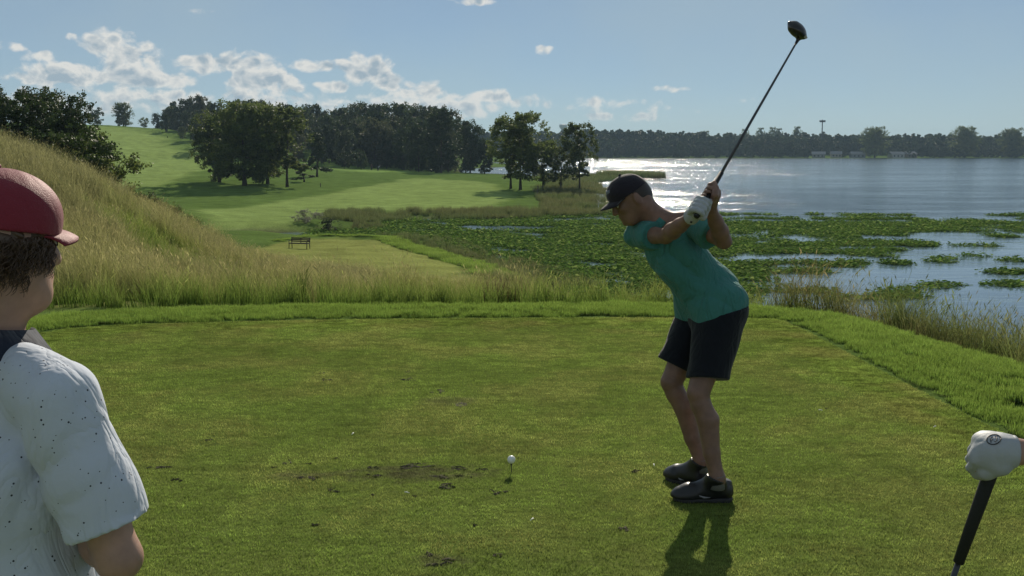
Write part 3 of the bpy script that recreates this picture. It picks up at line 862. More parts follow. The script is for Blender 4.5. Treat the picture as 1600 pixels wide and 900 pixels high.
def crown(seed, H, Rc, base, nclump, nleaf, size, mat, flat=1.0, airy=0.0, shape='round', sprays=0):
    g = np.random.default_rng(seed)
    cz = (base + H) / 2; hz = (H - base) / 2
    # a crown is a few big boughs, each a cloud of leaf clumps
    nb = max(9, nclump // 6)
    B = []
    for i in range(nb):
        for _ in range(30):
            p = g.uniform(-1, 1, 3)
            p[2] = -1 + 2 * (i + g.random()) / nb
            r = math.hypot(p[0], p[1])
            if 0.2 < r < 1.0: break
        if shape == 'cone':
            wz = 1 - 0.75 * (p[2] + 1) / 2
            p = np.array([p[0] * wz, p[1] * wz, p[2]])
        elif shape == 'vase':
            wz = 0.55 + 0.5 * (p[2] + 1) / 2
            p = np.array([p[0] * wz, p[1] * wz, p[2]])
        else:
            wz = math.sqrt(max(0.10, 1 - (max(0, p[2] + 0.1) / 1.1) ** 2 * 0.85)) * (1 - 0.22 * max(0, -p[2]))
            p = np.array([p[0] * wz, p[1] * wz, p[2]])
        B.append(np.array([p[0] * Rc * 0.78, p[1] * Rc * 0.78, cz + p[2] * hz * 0.86]))
    V = []; RN = []
    per = max(1, nclump // nb)
    for b in B:
        br = Rc * g.uniform(0.24, 0.42)
        for c in range(per):
            q = g.normal(0, 1, 3); q /= np.linalg.norm(q); q *= g.random() ** 0.4
            cc = b + q * br * np.array([1, 1, 0.75 * flat])
            if cc[2] < base * 0.85: cc[2] = base * 0.85 + g.random() * 0.5
            cr = br * g.uniform(0.30, 0.52)
            n = nleaf
            L = g.normal(0, 1, (n, 3)); L /= np.linalg.norm(L, axis=1)[:, None]; L *= (g.random((n, 1)) ** 0.45)
            P = cc + L * cr * np.array([1, 1, 0.8])
            A = g.normal(0, 1, (n, 3)); A /= np.linalg.norm(A, axis=1)[:, None]
            Bv = np.cross(A, g.normal(0, 1, (n, 3))); Bv /= np.linalg.norm(Bv, axis=1)[:, None]
            s = size * g.uniform(0.6, 1.3, (n, 1))
            V.append(np.stack([P - A * s, P + Bv * s * 0.55, P + A * s, P - Bv * s * 0.55], 1).reshape(-1, 3))
            RN.append(np.repeat(np.clip(g.normal(0.5, 0.22, n) + g.normal(0, 0.15), 0, 1), 4))
    # loose sprays round the outline
    for i in range(sprays):
        th = g.random() * 6.28; ph = g.uniform(-0.3, 1.0)
        c0 = np.array([math.cos(th) * Rc * math.cos(ph) * 0.95, math.sin(th) * Rc * math.cos(ph) * 0.95, cz + hz * math.sin(ph) * 0.97])
        out = c0 - np.array([0, 0, cz]); out /= np.linalg.norm(out)
        n = 26
        tt = g.random((n, 1))
        P = c0 + out * tt * Rc * 0.22 + g.normal(0, size * 0.9, (n, 3))
        A = g.normal(0, 1, (n, 3)); A /= np.linalg.norm(A, axis=1)[:, None]
        Bv = np.cross(A, g.normal(0, 1, (n, 3))); Bv /= np.linalg.norm(Bv, axis=1)[:, None]
        s = size * g.uniform(0.6, 1.2, (n, 1))
        V.append(np.stack([P - A * s, P + Bv * s * 0.55, P + A * s, P - Bv * s * 0.55], 1).reshape(-1, 3))
        RN.append(np.repeat(np.clip(g.normal(0.55, 0.2, n), 0, 1), 4))
    V = np.concatenate(V); RN = np.concatenate(RN)
    Fc = np.arange(len(V)).reshape(-1, 4)
    return mesh_np('crown', V, Fc, mat, False, {'rnd': RN}), B

def trunk(seed, H, base, r0, B, nlimb=7):
    g = np.random.default_rng(seed + 999)
    mb = MB()
    pts = []; rad = []
    lean = g.normal(0, 0.03, 2)
    top = base + (H - base) * 0.62
    for i in range(7):
        t = i / 6
        pts.append((lean[0] * H * t * t, lean[1] * H * t * t, top * t - 0.3 * (i == 0)))
        rad.append(r0 * (1.35 if i == 0 else 1.0) * (1 - 0.75 * t))
    mb.tube(pts, rad, 7)
    for b in B[:nlimb]:
        t = g.uniform(0.35, 0.75)
        p0 = np.array([lean[0] * H * t * t, lean[1] * H * t * t, top * t])
        mid = p0 * 0.5 + b * 0.5 + np.array([0, 0, 0.08 * H])
        rr = r0 * (1 - 0.75 * t) * 0.6
        mb.tube([p0, mid, b], [rr, rr * 0.6, rr * 0.2], 5)
    me = mesh_np('trunk', np.array(mb.v), mb.f, BARK, True)
    return me

TREES = {}
def tree_kind(key, seed, H, Rc, base, nclump, nleaf, size, mat, r0=0.3, **kw):
    c, B = crown(seed, H, Rc, base, nclump, nleaf, size, mat, **kw)
    TREES[key] = (c, trunk(seed, H, base, r0, B), H)
tree_kind('oak_a', 1, 18, 7.4, 0.5, 330, 70, 0.26, LEAF_OAK, 0.42, sprays=70)
tree_kind('oak_b', 2, 18, 6.4, 0.6, 300, 66, 0.26, LEAF_OAK, 0.38, sprays=60)
tree_kind('slim', 3, 16, 3.6, 2.6, 150, 60, 0.22, LEAF_OAK, 0.22, sprays=50)
tree_kind('airy_a', 4, 15, 5.0, 2.0, 170, 52, 0.22, LEAF_OAK, 0.24, shape='vase', sprays=110)
tree_kind('airy_b', 5, 15, 3.5, 2.0, 110, 50, 0.22, LEAF_OAK, 0.20, shape='vase', sprays=110)
tree_kind('small_a', 6, 9.5, 4.2, 1.2, 130, 56, 0.19, LEAF_OAK, 0.2, sprays=40)
for i in range(5):
    tree_kind('wood_%d' % i, 20 + i, 20, 6.8 + 0.5 * (i % 3), 0.2, 210, 44, 0.40, (LEAF_FAR, LEAF_DARK, LEAF_MIX, LEAF_DARK, LEAF_OLIVE)[i], 0.35, sprays=60)
for i in range(3):
    tree_kind('dark_%d' % i, 30 + i, 14, 5.4, 0.2, 300, 64, 0.17, LEAF_DARK, 0.3, sprays=80)
tree_kind('bush_a', 40, 2.6, 1.6, 0.0, 110, 60, 0.05, LEAF_DARK, 0.05, sprays=30)
tree_kind('bush_b', 41, 2.2, 1.9, 0.0, 110, 60, 0.055, LEAF_OAK, 0.05, sprays=30)
tree_kind('round_bush', 42, 7, 5.0, 0.3, 80, 46, 0.26, LEAF_FAR, 0.15)
tree_kind('conifer', 43, 15, 4.4, 0.8, 120, 40, 0.28, LEAF_DARK, 0.3, shape='cone', flat=0.4)
PALE = leaf_mat('leaf_pale', (0.11, 0.125, 0.06), (0.30, 0.30, 0.24), 0.35)
tree_kind('pale_bush', 44, 2.4, 2.4, 0.0, 90, 50, 0.07, PALE, 0.05, sprays=20)

def zat(x, y):
    return float(height(np.array([float(x)]), np.array([float(y)]))[0])
def place(key, name, px, Y, top_py, label, cat='tree', group=None, wide=1.0, rz=None):
    """px: where it stands in the photo, Y: distance, top_py: where its top reaches"""
    x = (px - 800) / F * Y / (1.0)
    z = zat(x, Y)
    ztop = at(px, top_py, Y)[2]
    c, tr, H = TREES[key]
    s = max(0.15, (ztop - z)) / H
    e = empty(name, (x, Y, z), rng.uniform(0, 6.28) if rz is None else rz)
    tag(e, label, cat, group)
    for nm, me in (('trunk', tr), ('crown', c)):
        o = obj(nm, me, e)
        o.scale = (s * wide, s * wide, s)
    return e

# tall group left of the fairway
place('oak_a', 'oak_tree', 384, 198, 157, 'broad oak with the widest crown in the group left of the fairway', wide=1.12)
place('oak_b', 'oak_tree', 345, 206, 170, 'full green oak on the left flank of the broadest fairway oak')
place('slim', 'oak_tree', 450, 200, 162, 'slender tree with a bare lower trunk right of the broad fairway oak', wide=1.25)
place('oak_b', 'oak_tree', 420, 207, 158, 'oak tucked behind the broad fairway oak and the slender tree', wide=0.9)
place('conifer', 'conifer_tree', 497, 255, 205, 'dark layered conifer behind the slender fairway tree', wide=1.2)
place('conifer', 'conifer_tree', 477, 225, 255, 'low spreading conifer beside the slender fairway tree', wide=2.2)
# group on the peninsula
place('airy_a', 'maple_tree', 813, 198, 175, 'airy maple with the tallest crown of the peninsula group', wide=1.15)
place('airy_b', 'maple_tree', 798, 201, 182, 'thin stemmed maple on the left end of the peninsula group', wide=1.2)
place('small_a', 'maple_tree', 848, 199, 225, 'low rounded maple in the middle of the peninsula group', wide=0.85)
place('small_a', 'maple_tree', 876, 203, 218, 'dark low maple right of the rounded one on the peninsula', wide=0.9)
place('airy_b', 'poplar_tree', 905, 207, 188, 'upright poplar at the right end of the peninsula group', wide=1.0)
# trees and shrubs on the left hill
for i, (px, Y, tp, key, wd, lb) in enumerate([(-30, 88, 126, 'dark_0', 1.0, 'dark tree cut by the left picture edge above the meadow'), (42, 86, 138, 'dark_1', 1.15, 'dark dense tree behind the meadow, second from the left edge'), (92, 92, 136, 'dark_2', 1.0, 'dark dense tree with the highest rounded top above the meadow'), (124, 90, 172, 'dark_0', 0.75, 'small dark tree at the right end of the hilltop trees')]):
    place(key, 'hillside_tree', px, Y, tp, lb, wide=wd)
place('bush_a', 'hillside_shrub', 122, 52, 200, 'dark shrub leaning over the meadow crest below the hilltop trees', 'shrub', wide=1.15)
place('bush_b', 'hillside_shrub', 140, 54, 222, 'dark shrub at the right end of the meadow crest', 'shrub', wide=0.9)
for px, Y, tp, w in ((172, 50, 272, .7), (205, 48, 292, .6), (232, 46, 302, 1.0), (255, 46, 315, 1.0), (272, 46, 326, .9), (295, 48, 338, .8)):
    place('bush_b' if px % 2 else 'bush_a', 'hillside_shrub', px, Y, tp, 'low shrub in the row running down the meadow edge', 'shrub', 'shrubs down the meadow edge', wide=w)
# bushes by the creek
place('pale_bush', 'creek_bush', 480, 110, 329, 'pale flowering bush at the creek beyond the lower tee', 'bush', wide=1.3)
place('bush_a', 'creek_bush', 514, 105, 341, 'dark green bush right of the pale flowering creek bush', 'bush', wide=1.2)
# ridge trees
place('oak_a', 'ridge_tree', 200, 468, 160, 'round tree alone on the ridge above the uphill fairway')
place('round_bush', 'ridge_tree', 156, 470, 170, 'low round tree on the ridge left of the lone round tree')
place('small_a', 'ridge_tree', 232, 470, 184, 'lowest tree on the ridge where the forest begins')
# forest across the course
g_ = random.Random(5)
SKYLINE = [(236, 186), (262, 174), (300, 160), (330, 148), (352, 168), (400, 165), (470, 165), (505, 172), (540, 168), (575, 165), (605, 160), (640, 166), (690, 168), (720, 172), (742, 178), (760, 190), (772, 202)]
def sky_py(px):
    for (a, p), (b, q) in zip(SKYLINE, SKYLINE[1:]):
        if a <= px <= b:
            return p + (q - p) * (px - a) / (b - a)
    return 186
WOOD_LABEL = 'dark broadleaf tree in the forest wall across the fairway'
k = 0
for row, (Y0, dpx, drop) in enumerate(((352, 24, 30), (392, 22, 10), (432, 20, -4))):
    px = 238 + 7 * row
    while px < 770:
        Y = Y0 + g_.uniform(-12, 12) + (40 if px < 330 else 0) - (0 if px < 560 else 10 * row)
        x = (px - 800) / F * Y
        if zat(x, Y) > -6.7:
            dr = drop + g_.uniform(-9, 12) * (1 if row < 2 else 0.7)
            place('wood_%d' % (k % 5), 'forest_tree', px, Y, sky_py(px) + max(-8, dr), WOOD_LABEL, 'tree', 'forest trees across the fairway', wide=g_.uniform(0.72, 1.0))
        k += 1
        px += dpx * g_.uniform(0.75, 1.25)
place('round_bush', 'forest_shrub', 540, 322, 238, 'large round shrub at the forest foot behind the green, left of two', 'shrub', wide=0.8)
place('round_bush', 'forest_shrub', 566, 318, 236, 'large round shrub at the forest foot behind the green, right of two', 'shrub', wide=0.7)
place('wood_3', 'forest_tree', 690, 322, 168, 'tallest dark tree standing forward of the forest by the fairway end', 'tree', wide=0.9)
place('wood_1', 'forest_tree', 655, 330, 186, 'dark tree left of the tallest one that stands forward of the forest', 'tree', wide=0.8)
place('wood_1', 'forest_tree', 735, 345, 186, 'last dark tree of the forest edge towards the lake', 'tree', wide=0.75)
# far shore
def far_wood():
    protos = [TREES['wood_%d' % i][0] for i in range(5)]
    lite = [crown(60 + i, 14, 6.0, 0.2, 70, 28, 0.70, LEAF_FAR if i % 2 else LEAF_DARK)[0] for i in range(5)]
    xs, ys, sc = [], [], []
    for row in range(7):
        Y = 922 + row * 26
        n = 330
        x = np.linspace(-110, 1150, n) + rng.uniform(-4, 4, n)
        u = 800 + F * x / Y
        keep = (rng.random(n) < 0.85) & ~((row < 2) & (u > 1250) & (u < 1430) & (rng.random(n) < 0.75))
        xs.append(x[keep]); ys.append((Y + rng.uniform(-12, 12, n))[keep])
        sc.append((rng.uniform(0.85, 1.1, n) * (0.62 if row == 0 else 0.85 if row < 3 else 1.12) * np.where(u < 1010, 1.08, 1.0))[keep])
    x = np.concatenate(xs); y = np.concatenate(ys); s = np.concatenate(sc)
    s = s * (0.85 + 0.35 * fbm(x / 45, y / 60, 71)) * np.where((800 + F * x / y > 1100), 0.92, 1.0)
    n = len(x)
    rot = np.zeros((n, 3)); rot[:, 2] = rng.uniform(0, 6.28, n)
    instancer('far_wood', np.stack([x, y, height(x, y) - 0.3], 1), rot, np.stack([s * 1.35, s * 1.35, s * 1.2], 1), lite, 'hazy dark belt of woodland along the far lake shore', 'woodland')
    # a wood also carries on behind the forest wall, on the left land
    x = rng.uniform(-330, -45, 260); y = rng.uniform(455, 900, 260)
    z = height(x, y); k = z > -6
    k &= (x / y > -0.335)
    x, y, z = x[k], y[k], z[k]; n = len(x)
    rot = np.zeros((n, 3)); rot[:, 2] = rng.uniform(0, 6.28, n)
    instancer('inland_wood', np.stack([x, y, z - .3], 1), rot, np.stack([np.full(n, 1.1)] * 2 + [rng.uniform(0.9, 1.2, n)], 1), lite, 'woodland continuing behind the forest wall', 'woodland')
far_wood()
for px, tp, Y, lb in ((1362, 198, 915, 'broad dark tree standing forward on the far shore, left of two'), (1500, 197, 915, 'broad dark tree standing forward on the far shore, right of two'), (1575, 200, 918, 'dark tree on the far shore near the right picture edge')):
    place('oak_a', 'far_shore_tree', px, Y, tp, lb, wide=1.1)
for px, Y, tp in ((1160, 1130, 200), (1184, 1130, 198), (1203, 1130, 197), (1212, 1130, 199), (1241, 1130, 196), (1100, 1130, 203)):
    place('slim', 'far_shore_tree', px, Y, tp, 'thin treetop poking above the far woodland', 'tree', 'treetops above the far woodland', wide=0.8)
# ------------------------------------------------------------------ sculpting: smooth unions of limbs meshed into one continuous skin
A = lambda *v: np.array(v, float)
def unit(v):
    v = np.asarray(v, float)
    return v / (np.linalg.norm(v) + 1e-12)
def surface_nets(D, org, h):
    S = D < 0
    nx, ny, nz = D.shape
    cnt = np.zeros((nx - 1, ny - 1, nz - 1), np.uint8)
    for dx in (0, 1):
        for dy in (0, 1):
            for dz in (0, 1):
                cnt += S[dx:nx - 1 + dx, dy:ny - 1 + dy, dz:nz - 1 + dz]
    act = (cnt > 0) & (cnt < 8)
    ii, jj, kk = np.nonzero(act)
    idm = np.full(act.shape, -1, np.int64)
    idm[ii, jj, kk] = np.arange(len(ii))
    acc = np.zeros((len(ii), 3)); num = np.zeros(len(ii))
    cor = [(0, 0, 0), (1, 0, 0), (0, 1, 0), (1, 1, 0), (0, 0, 1), (1, 0, 1), (0, 1, 1), (1, 1, 1)]
    vals = [D[ii + a, jj + b, kk + c] for a, b, c in cor]
    for a in range(8):
        for b in range(a + 1, 8):
            if sum(abs(p - q) for p, q in zip(cor[a], cor[b])) != 1: continue
            va, vb = vals[a], vals[b]
            m = (va < 0) != (vb < 0)
            t = np.where(m, va / np.where(m, va - vb, 1), 0)
            P = np.array(cor[a])[None] * (1 - t[:, None]) + np.array(cor[b])[None] * t[:, None]
            acc[m] += P[m]; num[m] += 1
    V = (np.stack([ii, jj, kk], 1) + acc / np.maximum(num, 1)[:, None]) * h + org
    Fs = []
    for ax in range(3):
        sl0 = [slice(None)] * 3; sl1 = [slice(None)] * 3
        sl0[ax] = slice(0, -1); sl1[ax] = slice(1, None)
        a, b = S[tuple(sl0)], S[tuple(sl1)]
        m = a != b
        i, j, k = np.nonzero(m)
        o1, o2 = [(1, 2), (2, 0), (0, 1)][ax]
        c = np.stack([i, j, k], 1)
        ok = (c[:, o1] > 0) & (c[:, o2] > 0) & (c[:, o1] < D.shape[o1] - 1) & (c[:, o2] < D.shape[o2] - 1)
        c = c[ok]
        ins = a[c[:, 0], c[:, 1], c[:, 2]]
        e1 = np.zeros(3, int); e1[o1] = 1
        e2 = np.zeros(3, int); e2[o2] = 1
        q = [c - e1 - e2, c - e2, c, c - e1]
        Q = np.stack([idm[p[:, 0], p[:, 1], p[:, 2]] for p in q], 1)
        Q[~ins] = Q[~ins][:, ::-1]
        Fs.append(Q)
    return V, np.concatenate(Fs)

def C(a, b, r1, r2=None, k=0.02):
    return ('c', np.asarray(a, float), np.asarray(b, float), r1, r1 if r2 is None else r2, k)
def E(c, r, axes=None, k=0.02):
    return ('e', np.asarray(c, float), np.asarray(r, float), np.eye(3) if axes is None else np.array([unit(x) for x in axes]), k)
def SUB(c, r, k=0.01):
    return ('s', np.asarray(c, float), r, k)
def CUT(p, n):                       # keeps the side the normal does not point to
    return ('x', np.asarray(p, float), unit(n))
def chain(pts, rad, k=0.02):
    return [C(pts[i], pts[i + 1], rad[i], rad[i + 1], k) for i in range(len(pts) - 1)]

def sculpt(name, groups, h, mat, parent=None, inflate=0.0, fold=0.0, fseed=0, ffreq=14.0, uv=False):
    """groups: lists of primitives; each group is cut on its own, groups are then joined"""
    if groups and isinstance(groups[0], tuple):
        groups = [groups]
    lo = np.full(3, 1e9); hi = -lo
    for g in groups:
        for p in g:
            if p[0] == 'c':
                r = max(p[3], p[4]) + inflate
                for q in (p[1], p[2]):
                    lo = np.minimum(lo, q - r); hi = np.maximum(hi, q + r)
            elif p[0] == 'e':
                r = p[2].max() + inflate
                lo = np.minimum(lo, p[1] - r); hi = np.maximum(hi, p[1] + r)
    lo = lo - 4 * h - 0.012; hi = hi + 4 * h + 0.012
    n = np.ceil((hi - lo) / h).astype(int) + 1
    ax = [lo[i] + h * np.arange(n[i]) for i in range(3)]
    tot = np.full(n, 1.0, np.float32)
    for g in groups:
        D = np.full(n, 1.0, np.float32)
        for p in g:
            if p[0] in 'ce':
                if p[0] == 'c':
                    r = max(p[3], p[4]) + inflate
                    b0 = np.minimum(p[1], p[2]) - r; b1 = np.maximum(p[1], p[2]) + r
                else:
                    r = p[2].max() + inflate
                    b0 = p[1] - r; b1 = p[1] + r
                pad = 0.05 + p[-1]
                i0 = np.clip(((b0 - pad - lo) / h).astype(int), 0, n - 1); i1 = np.clip(((b1 + pad - lo) / h).astype(int) + 2, 1, n)
                sl = tuple(slice(i0[i], i1[i]) for i in range(3))
                X, Y, Z = np.meshgrid(ax[0][sl[0]], ax[1][sl[1]], ax[2][sl[2]], indexing='ij')
                if p[0] == 'c':
                    a, b = p[1], p[2]; ba = b - a
                    L2 = ba @ ba + 1e-12
                    t = np.clip(((X - a[0]) * ba[0] + (Y - a[1]) * ba[1] + (Z - a[2]) * ba[2]) / L2, 0, 1)
                    d = np.sqrt((X - a[0] - ba[0] * t) ** 2 + (Y - a[1] - ba[1] * t) ** 2 + (Z - a[2] - ba[2] * t) ** 2) - (p[3] + (p[4] - p[3]) * t)
                else:
                    q = np.stack([X - p[1][0], Y - p[1][1], Z - p[1][2]], -1) @ p[3].T
                    k0 = np.sqrt(((q / p[2]) ** 2).sum(-1)); k1 = np.sqrt(((q / p[2] ** 2) ** 2).sum(-1)) + 1e-9
                    d = k0 * (k0 - 1) / k1
                    d = np.where(k0 < 1e-3, -p[2].min(), d)
                d = (d - inflate).astype(np.float32)
                o = D[sl]; k = p[-1]
                hh = np.clip(0.5 + 0.5 * (o - d) / k, 0, 1)
                D[sl] = o * (1 - hh) + d * hh - k * hh * (1 - hh)
            elif p[0] == 's':
                X, Y, Z = np.meshgrid(*ax, indexing='ij')
                d = p[2] - np.sqrt((X - p[1][0]) ** 2 + (Y - p[1][1]) ** 2 + (Z - p[1][2]) ** 2)
                k = p[3]
                hh = np.clip(0.5 - 0.5 * (D - d) / k, 0, 1)
                D = (D * (1 - hh) + d * hh + k * hh * (1 - hh)).astype(np.float32)
        if fold:
            X, Y, Z = np.meshgrid(*ax, indexing='ij')
            gq = np.random.default_rng(fseed)
            w = np.zeros_like(D)
            for q in range(7):
                f = gq.normal(0, 1, 3); f = f / np.linalg.norm(f) * ffreq * gq.uniform(0.5, 1.8)
                w += np.sin(X * f[0] + Y * f[1] + Z * f[2] + 1.4 * np.sin(X * f[1] * 0.6 - Z * f[0] * 0.7 + q) + q * 1.7) / 7
            D = (D + fold * (1 - 2.0 * np.abs(w) * 1.6)).astype(np.float32)
        for p in g:
            if p[0] == 'x':
                X, Y, Z = np.meshgrid(*ax, indexing='ij')
                pl = ((X - p[1][0]) * p[2][0] + (Y - p[1][1]) * p[2][1] + (Z - p[1][2]) * p[2][2])
                D = np.maximum(D, pl.astype(np.float32))
        tot = np.minimum(tot, D)
    V, Fq = surface_nets(tot, lo, h)
    me = mesh_np(name, V, Fq, mat, True)
    return obj(name, me, parent)

# ------------------------------------------------------------------ materials for people and gear
def skin_mat(name, c, rough=0.5):
    m, t = new_mat(name)
    g = t.n('ShaderNodeTexCoord')
    n1 = t.noise(g.outputs['Object'], 18, 5, 0.6)
    col = t.mix(t.mapr(n1, 0.3, 0.7, 0, 1), tuple(x * 0.82 for x in c), tuple(min(1, x * 1.12) for x in c))
    b = t.n('ShaderNodeBump', {'Strength': 0.15, 'Distance': 0.001, 'Height': t.noise(g.outputs['Object'], 500, 3)})
    p = t.n('ShaderNodeBsdfPrincipled', {'Base Color': col, 'Roughness': rough, 'Specular IOR Level': 0.4, 'Normal': b.outputs[0]})
    p.inputs['Subsurface Weight'].default_value = 0.12
    p.inputs['Subsurface Radius'].default_value = (0.012, 0.004, 0.002)
    p.inputs['Subsurface Scale'].default_value = 0.6
    t.out(p.outputs[0])
    return m
def cloth_mat(name, c, dots=False, trans=0.12, wr=0.35, rough=0.85, weave_scale=900, weave_k=0.15):
    m, t = new_mat(name)
    g = t.n('ShaderNodeTexCoord')
    co = g.outputs['Object']
    n1 = t.noise(co, 9, 4)
    col = t.mix(n1, tuple(x * 0.93 for x in c), tuple(min(1, x * 1.05) for x in c))
    if dots:
        for sc, th, lo in ((60.0, 0.105, 0.05), (85.0, 0.09, 0.3)):
            v = t.n('ShaderNodeTexVoronoi', {'Scale': sc, 'Vector': co})
            dm = t.m('LESS_THAN', v.outputs['Distance'], th)
            pick = t.m('GREATER_THAN', t.n('ShaderNodeSeparateXYZ', {0: v.outputs['Color']}).outputs[0], lo)
            col = t.mix(t.m('MULTIPLY', dm, pick), col, (0.035, 0.04, 0.06))
    weave = t.noise(co, weave_scale, 2)
    wrk = t.noise(co, 16, 4, 0.6, 0.6)
    rid = t.m('POWER', t.m('ABSOLUTE', t.m('SUBTRACT', t.noise(t.n('ShaderNodeMapping', {0: co, 2: (0.3, 0.5, 0.4), 3: (1.0, 1.0, 0.45)}).outputs[0], 13, 3, 0.5, 0.9), 0.5)), 0.7)
    b1 = t.n('ShaderNodeBump', {'Strength': wr, 'Distance': 0.03, 'Height': t.m('ADD', rid, t.m('MULTIPLY', wrk, 0.3))})
    b = t.n('ShaderNodeBump', {'Strength': weave_k, 'Distance': 0.0012, 'Height': weave, 'Normal': b1.outputs[0]})
    p = t.n('ShaderNodeBsdfPrincipled', {'Base Color': col, 'Roughness': rough, 'Specular IOR Level': 0.2, 'Normal': b.outputs[0]})
    p.inputs['Sheen Weight'].default_value = 0.15
    tr = t.n('ShaderNodeBsdfTranslucent', {'Color': col, 'Normal': b.outputs[0]})
    t.out(t.n('ShaderNodeMixShader', {0: trans, 1: p.outputs[0], 2: tr.outputs[0]}).outputs[0])
    return m
SKIN = skin_mat('skin', (0.20, 0.115, 0.085))
SKIN2 = skin_mat('skin_fair', (0.38, 0.23, 0.175))
TEAL = cloth_mat('teal_polo', (0.070, 0.250, 0.235), wr=0.8, trans=0.25)
NAVY = cloth_mat('navy_shorts', (0.006, 0.008, 0.014), trans=0.02)
WHITE_DOT = cloth_mat('white_dotted_polo', (0.60, 0.65, 0.75), dots=True, trans=0.18, wr=0.35)
NAVY_COLLAR = cloth_mat('navy_collar', (0.02, 0.026, 0.045), trans=0.03)
CAP_DARK = cloth_mat('dark_cap', (0.018, 0.016, 0.024), trans=0.0, wr=0.2)
CAP_RED = cloth_mat('red_cap', (0.20, 0.018, 0.034), trans=0.03, wr=0.12, rough=0.6, weave_scale=420, weave_k=0.9)
GREY_PATCH = plain('grey_patch', (0.16, 0.18, 0.21), 0.8)
HAIR = plain('brown_hair', (0.085, 0.050, 0.030), 0.45, 0.5, 0.5, 60)
HAIR_D = plain('dark_hair', (0.02, 0.014, 0.011), 0.5, 0.5, 0.4, 60)
SHOE = plain('black_shoe', (0.012, 0.012, 0.014), 0.38, 0.5, 0.2, 30, bump=0.3)
SOLE = plain('dark_sole', (0.03, 0.03, 0.033), 0.7)
SOCK = plain('white_sock', (0.16, 0.16, 0.16), 0.9)
MARK = plain('shoe_mark', (0.22, 0.22, 0.24), 0.5)
LEATHER = plain('white_glove', (0.36, 0.38, 0.41), 0.6, 0.4, 0.06, 30, bump=0.5, bscale=90)
BLACK = plain('black_print', (0.012, 0.012, 0.014), 0.6)
RUBBER = plain('rubber_grip', (0.014, 0.016, 0.018), 0.7, 0.4, 0.3, 200, bump=0.5, bscale=600)
STEEL = plain('graphite_shaft', (0.03, 0.032, 0.04), 0.3, 0.6)
CROWN = plain('black_clubhead', (0.010, 0.010, 0.013), 0.22, 0.6)
FACE = plain('clubface', (0.35, 0.36, 0.38), 0.4, 0.5, metal=0.8)
WHITE = plain('white_paint', (0.78, 0.78, 0.76), 0.4)
KHAKI = cloth_mat('grey_shorts', (0.10, 0.11, 0.12))

# ------------------------------------------------------------------ body kit
def head_prims(Cn, f, u, nb, ears=True):
    l = np.cross(u, f)
    P = lambda a, b, c: Cn + f * a + l * b + u * c
    ax = [f, l, u]
    pr = [E(P(-.008, 0, .010), (.090, .076, .092), ax), E(P(.030, 0, -.055), (.062, .056, .068), ax, .03),
          C(P(.056, .02, -.098), P(.056, -.02, -.098), .022, .022, .03), C(P(.080, 0, -.094), P(.084, 0, -.10), .014, .013, .02),
          C(P(-.005, .052, -.05), P(.05, .026, -.095), .022, .018, .03), C(P(-.005, -.052, -.05), P(.05, -.026, -.095), .022, .018, .03),
          C(P(.084, 0, .012), P(.108, 0, -.034), .009, .012, .014), E(P(.098, .010, -.038), (.010, .008, .007), ax, .008), E(P(.098, -.010, -.038), (.010, .008, .007), ax, .008),
          C(P(.080, .032, .018), P(.080, -.032, .018), .012, .012, .02), E(P(.086, 0, -.062), (.012, .024, .007), ax, .01), E(P(.084, 0, -.074), (.012, .021, .008), ax, .01),
          E(P(.062, .04, -.025), (.025, .018, .018), ax, .02), E(P(.062, -.04, -.025), (.025, .018, .018), ax, .02),
          SUB(P(.098, .032, -.006), .017, .01), SUB(P(.098, -.032, -.006), .017, .01)]
    for s in (1, -1) if ears else ():
        pr += [E(P(-.012, s * .080, -.018), (.019, .008, .031), [unit(f + .25 * l * s), unit(l - .25 * f * s), u], .008)]
    pr += [C(P(-.03, 0, -.05), nb, .054, .058, .04), C(P(-.015, .025, -.06), nb, .03, .036, .03), C(P(-.015, -.025, -.06), nb, .03, .036, .03)]
    return pr
def eyes(Cn, f, u, parent):
    l = np.cross(u, f)
    wh = plain('eye_white', (0.7, 0.68, 0.66), 0.3)
    for s in (1, -1):
        mb = MB().lathe([(0.0015, -.011), (.0075, -.008), (.011, 0), (.0075, .008), (.0015, .011)], 12)
        o = mb.build('eye', wh, parent, tuple(Cn + f * .076 + l * s * .032 - u * .006), smooth=True)
        ir = MB().lathe([(0.0048, -.0005), (.0052, .001), (.002, .0022)], 12)
        M = Matrix((l, u, f)).transposed().to_4x4()
        q = ir.build('iris', BLACK, o, smooth=True)
        q.matrix_local = Matrix.Translation(Vector(f * .0102)) @ M

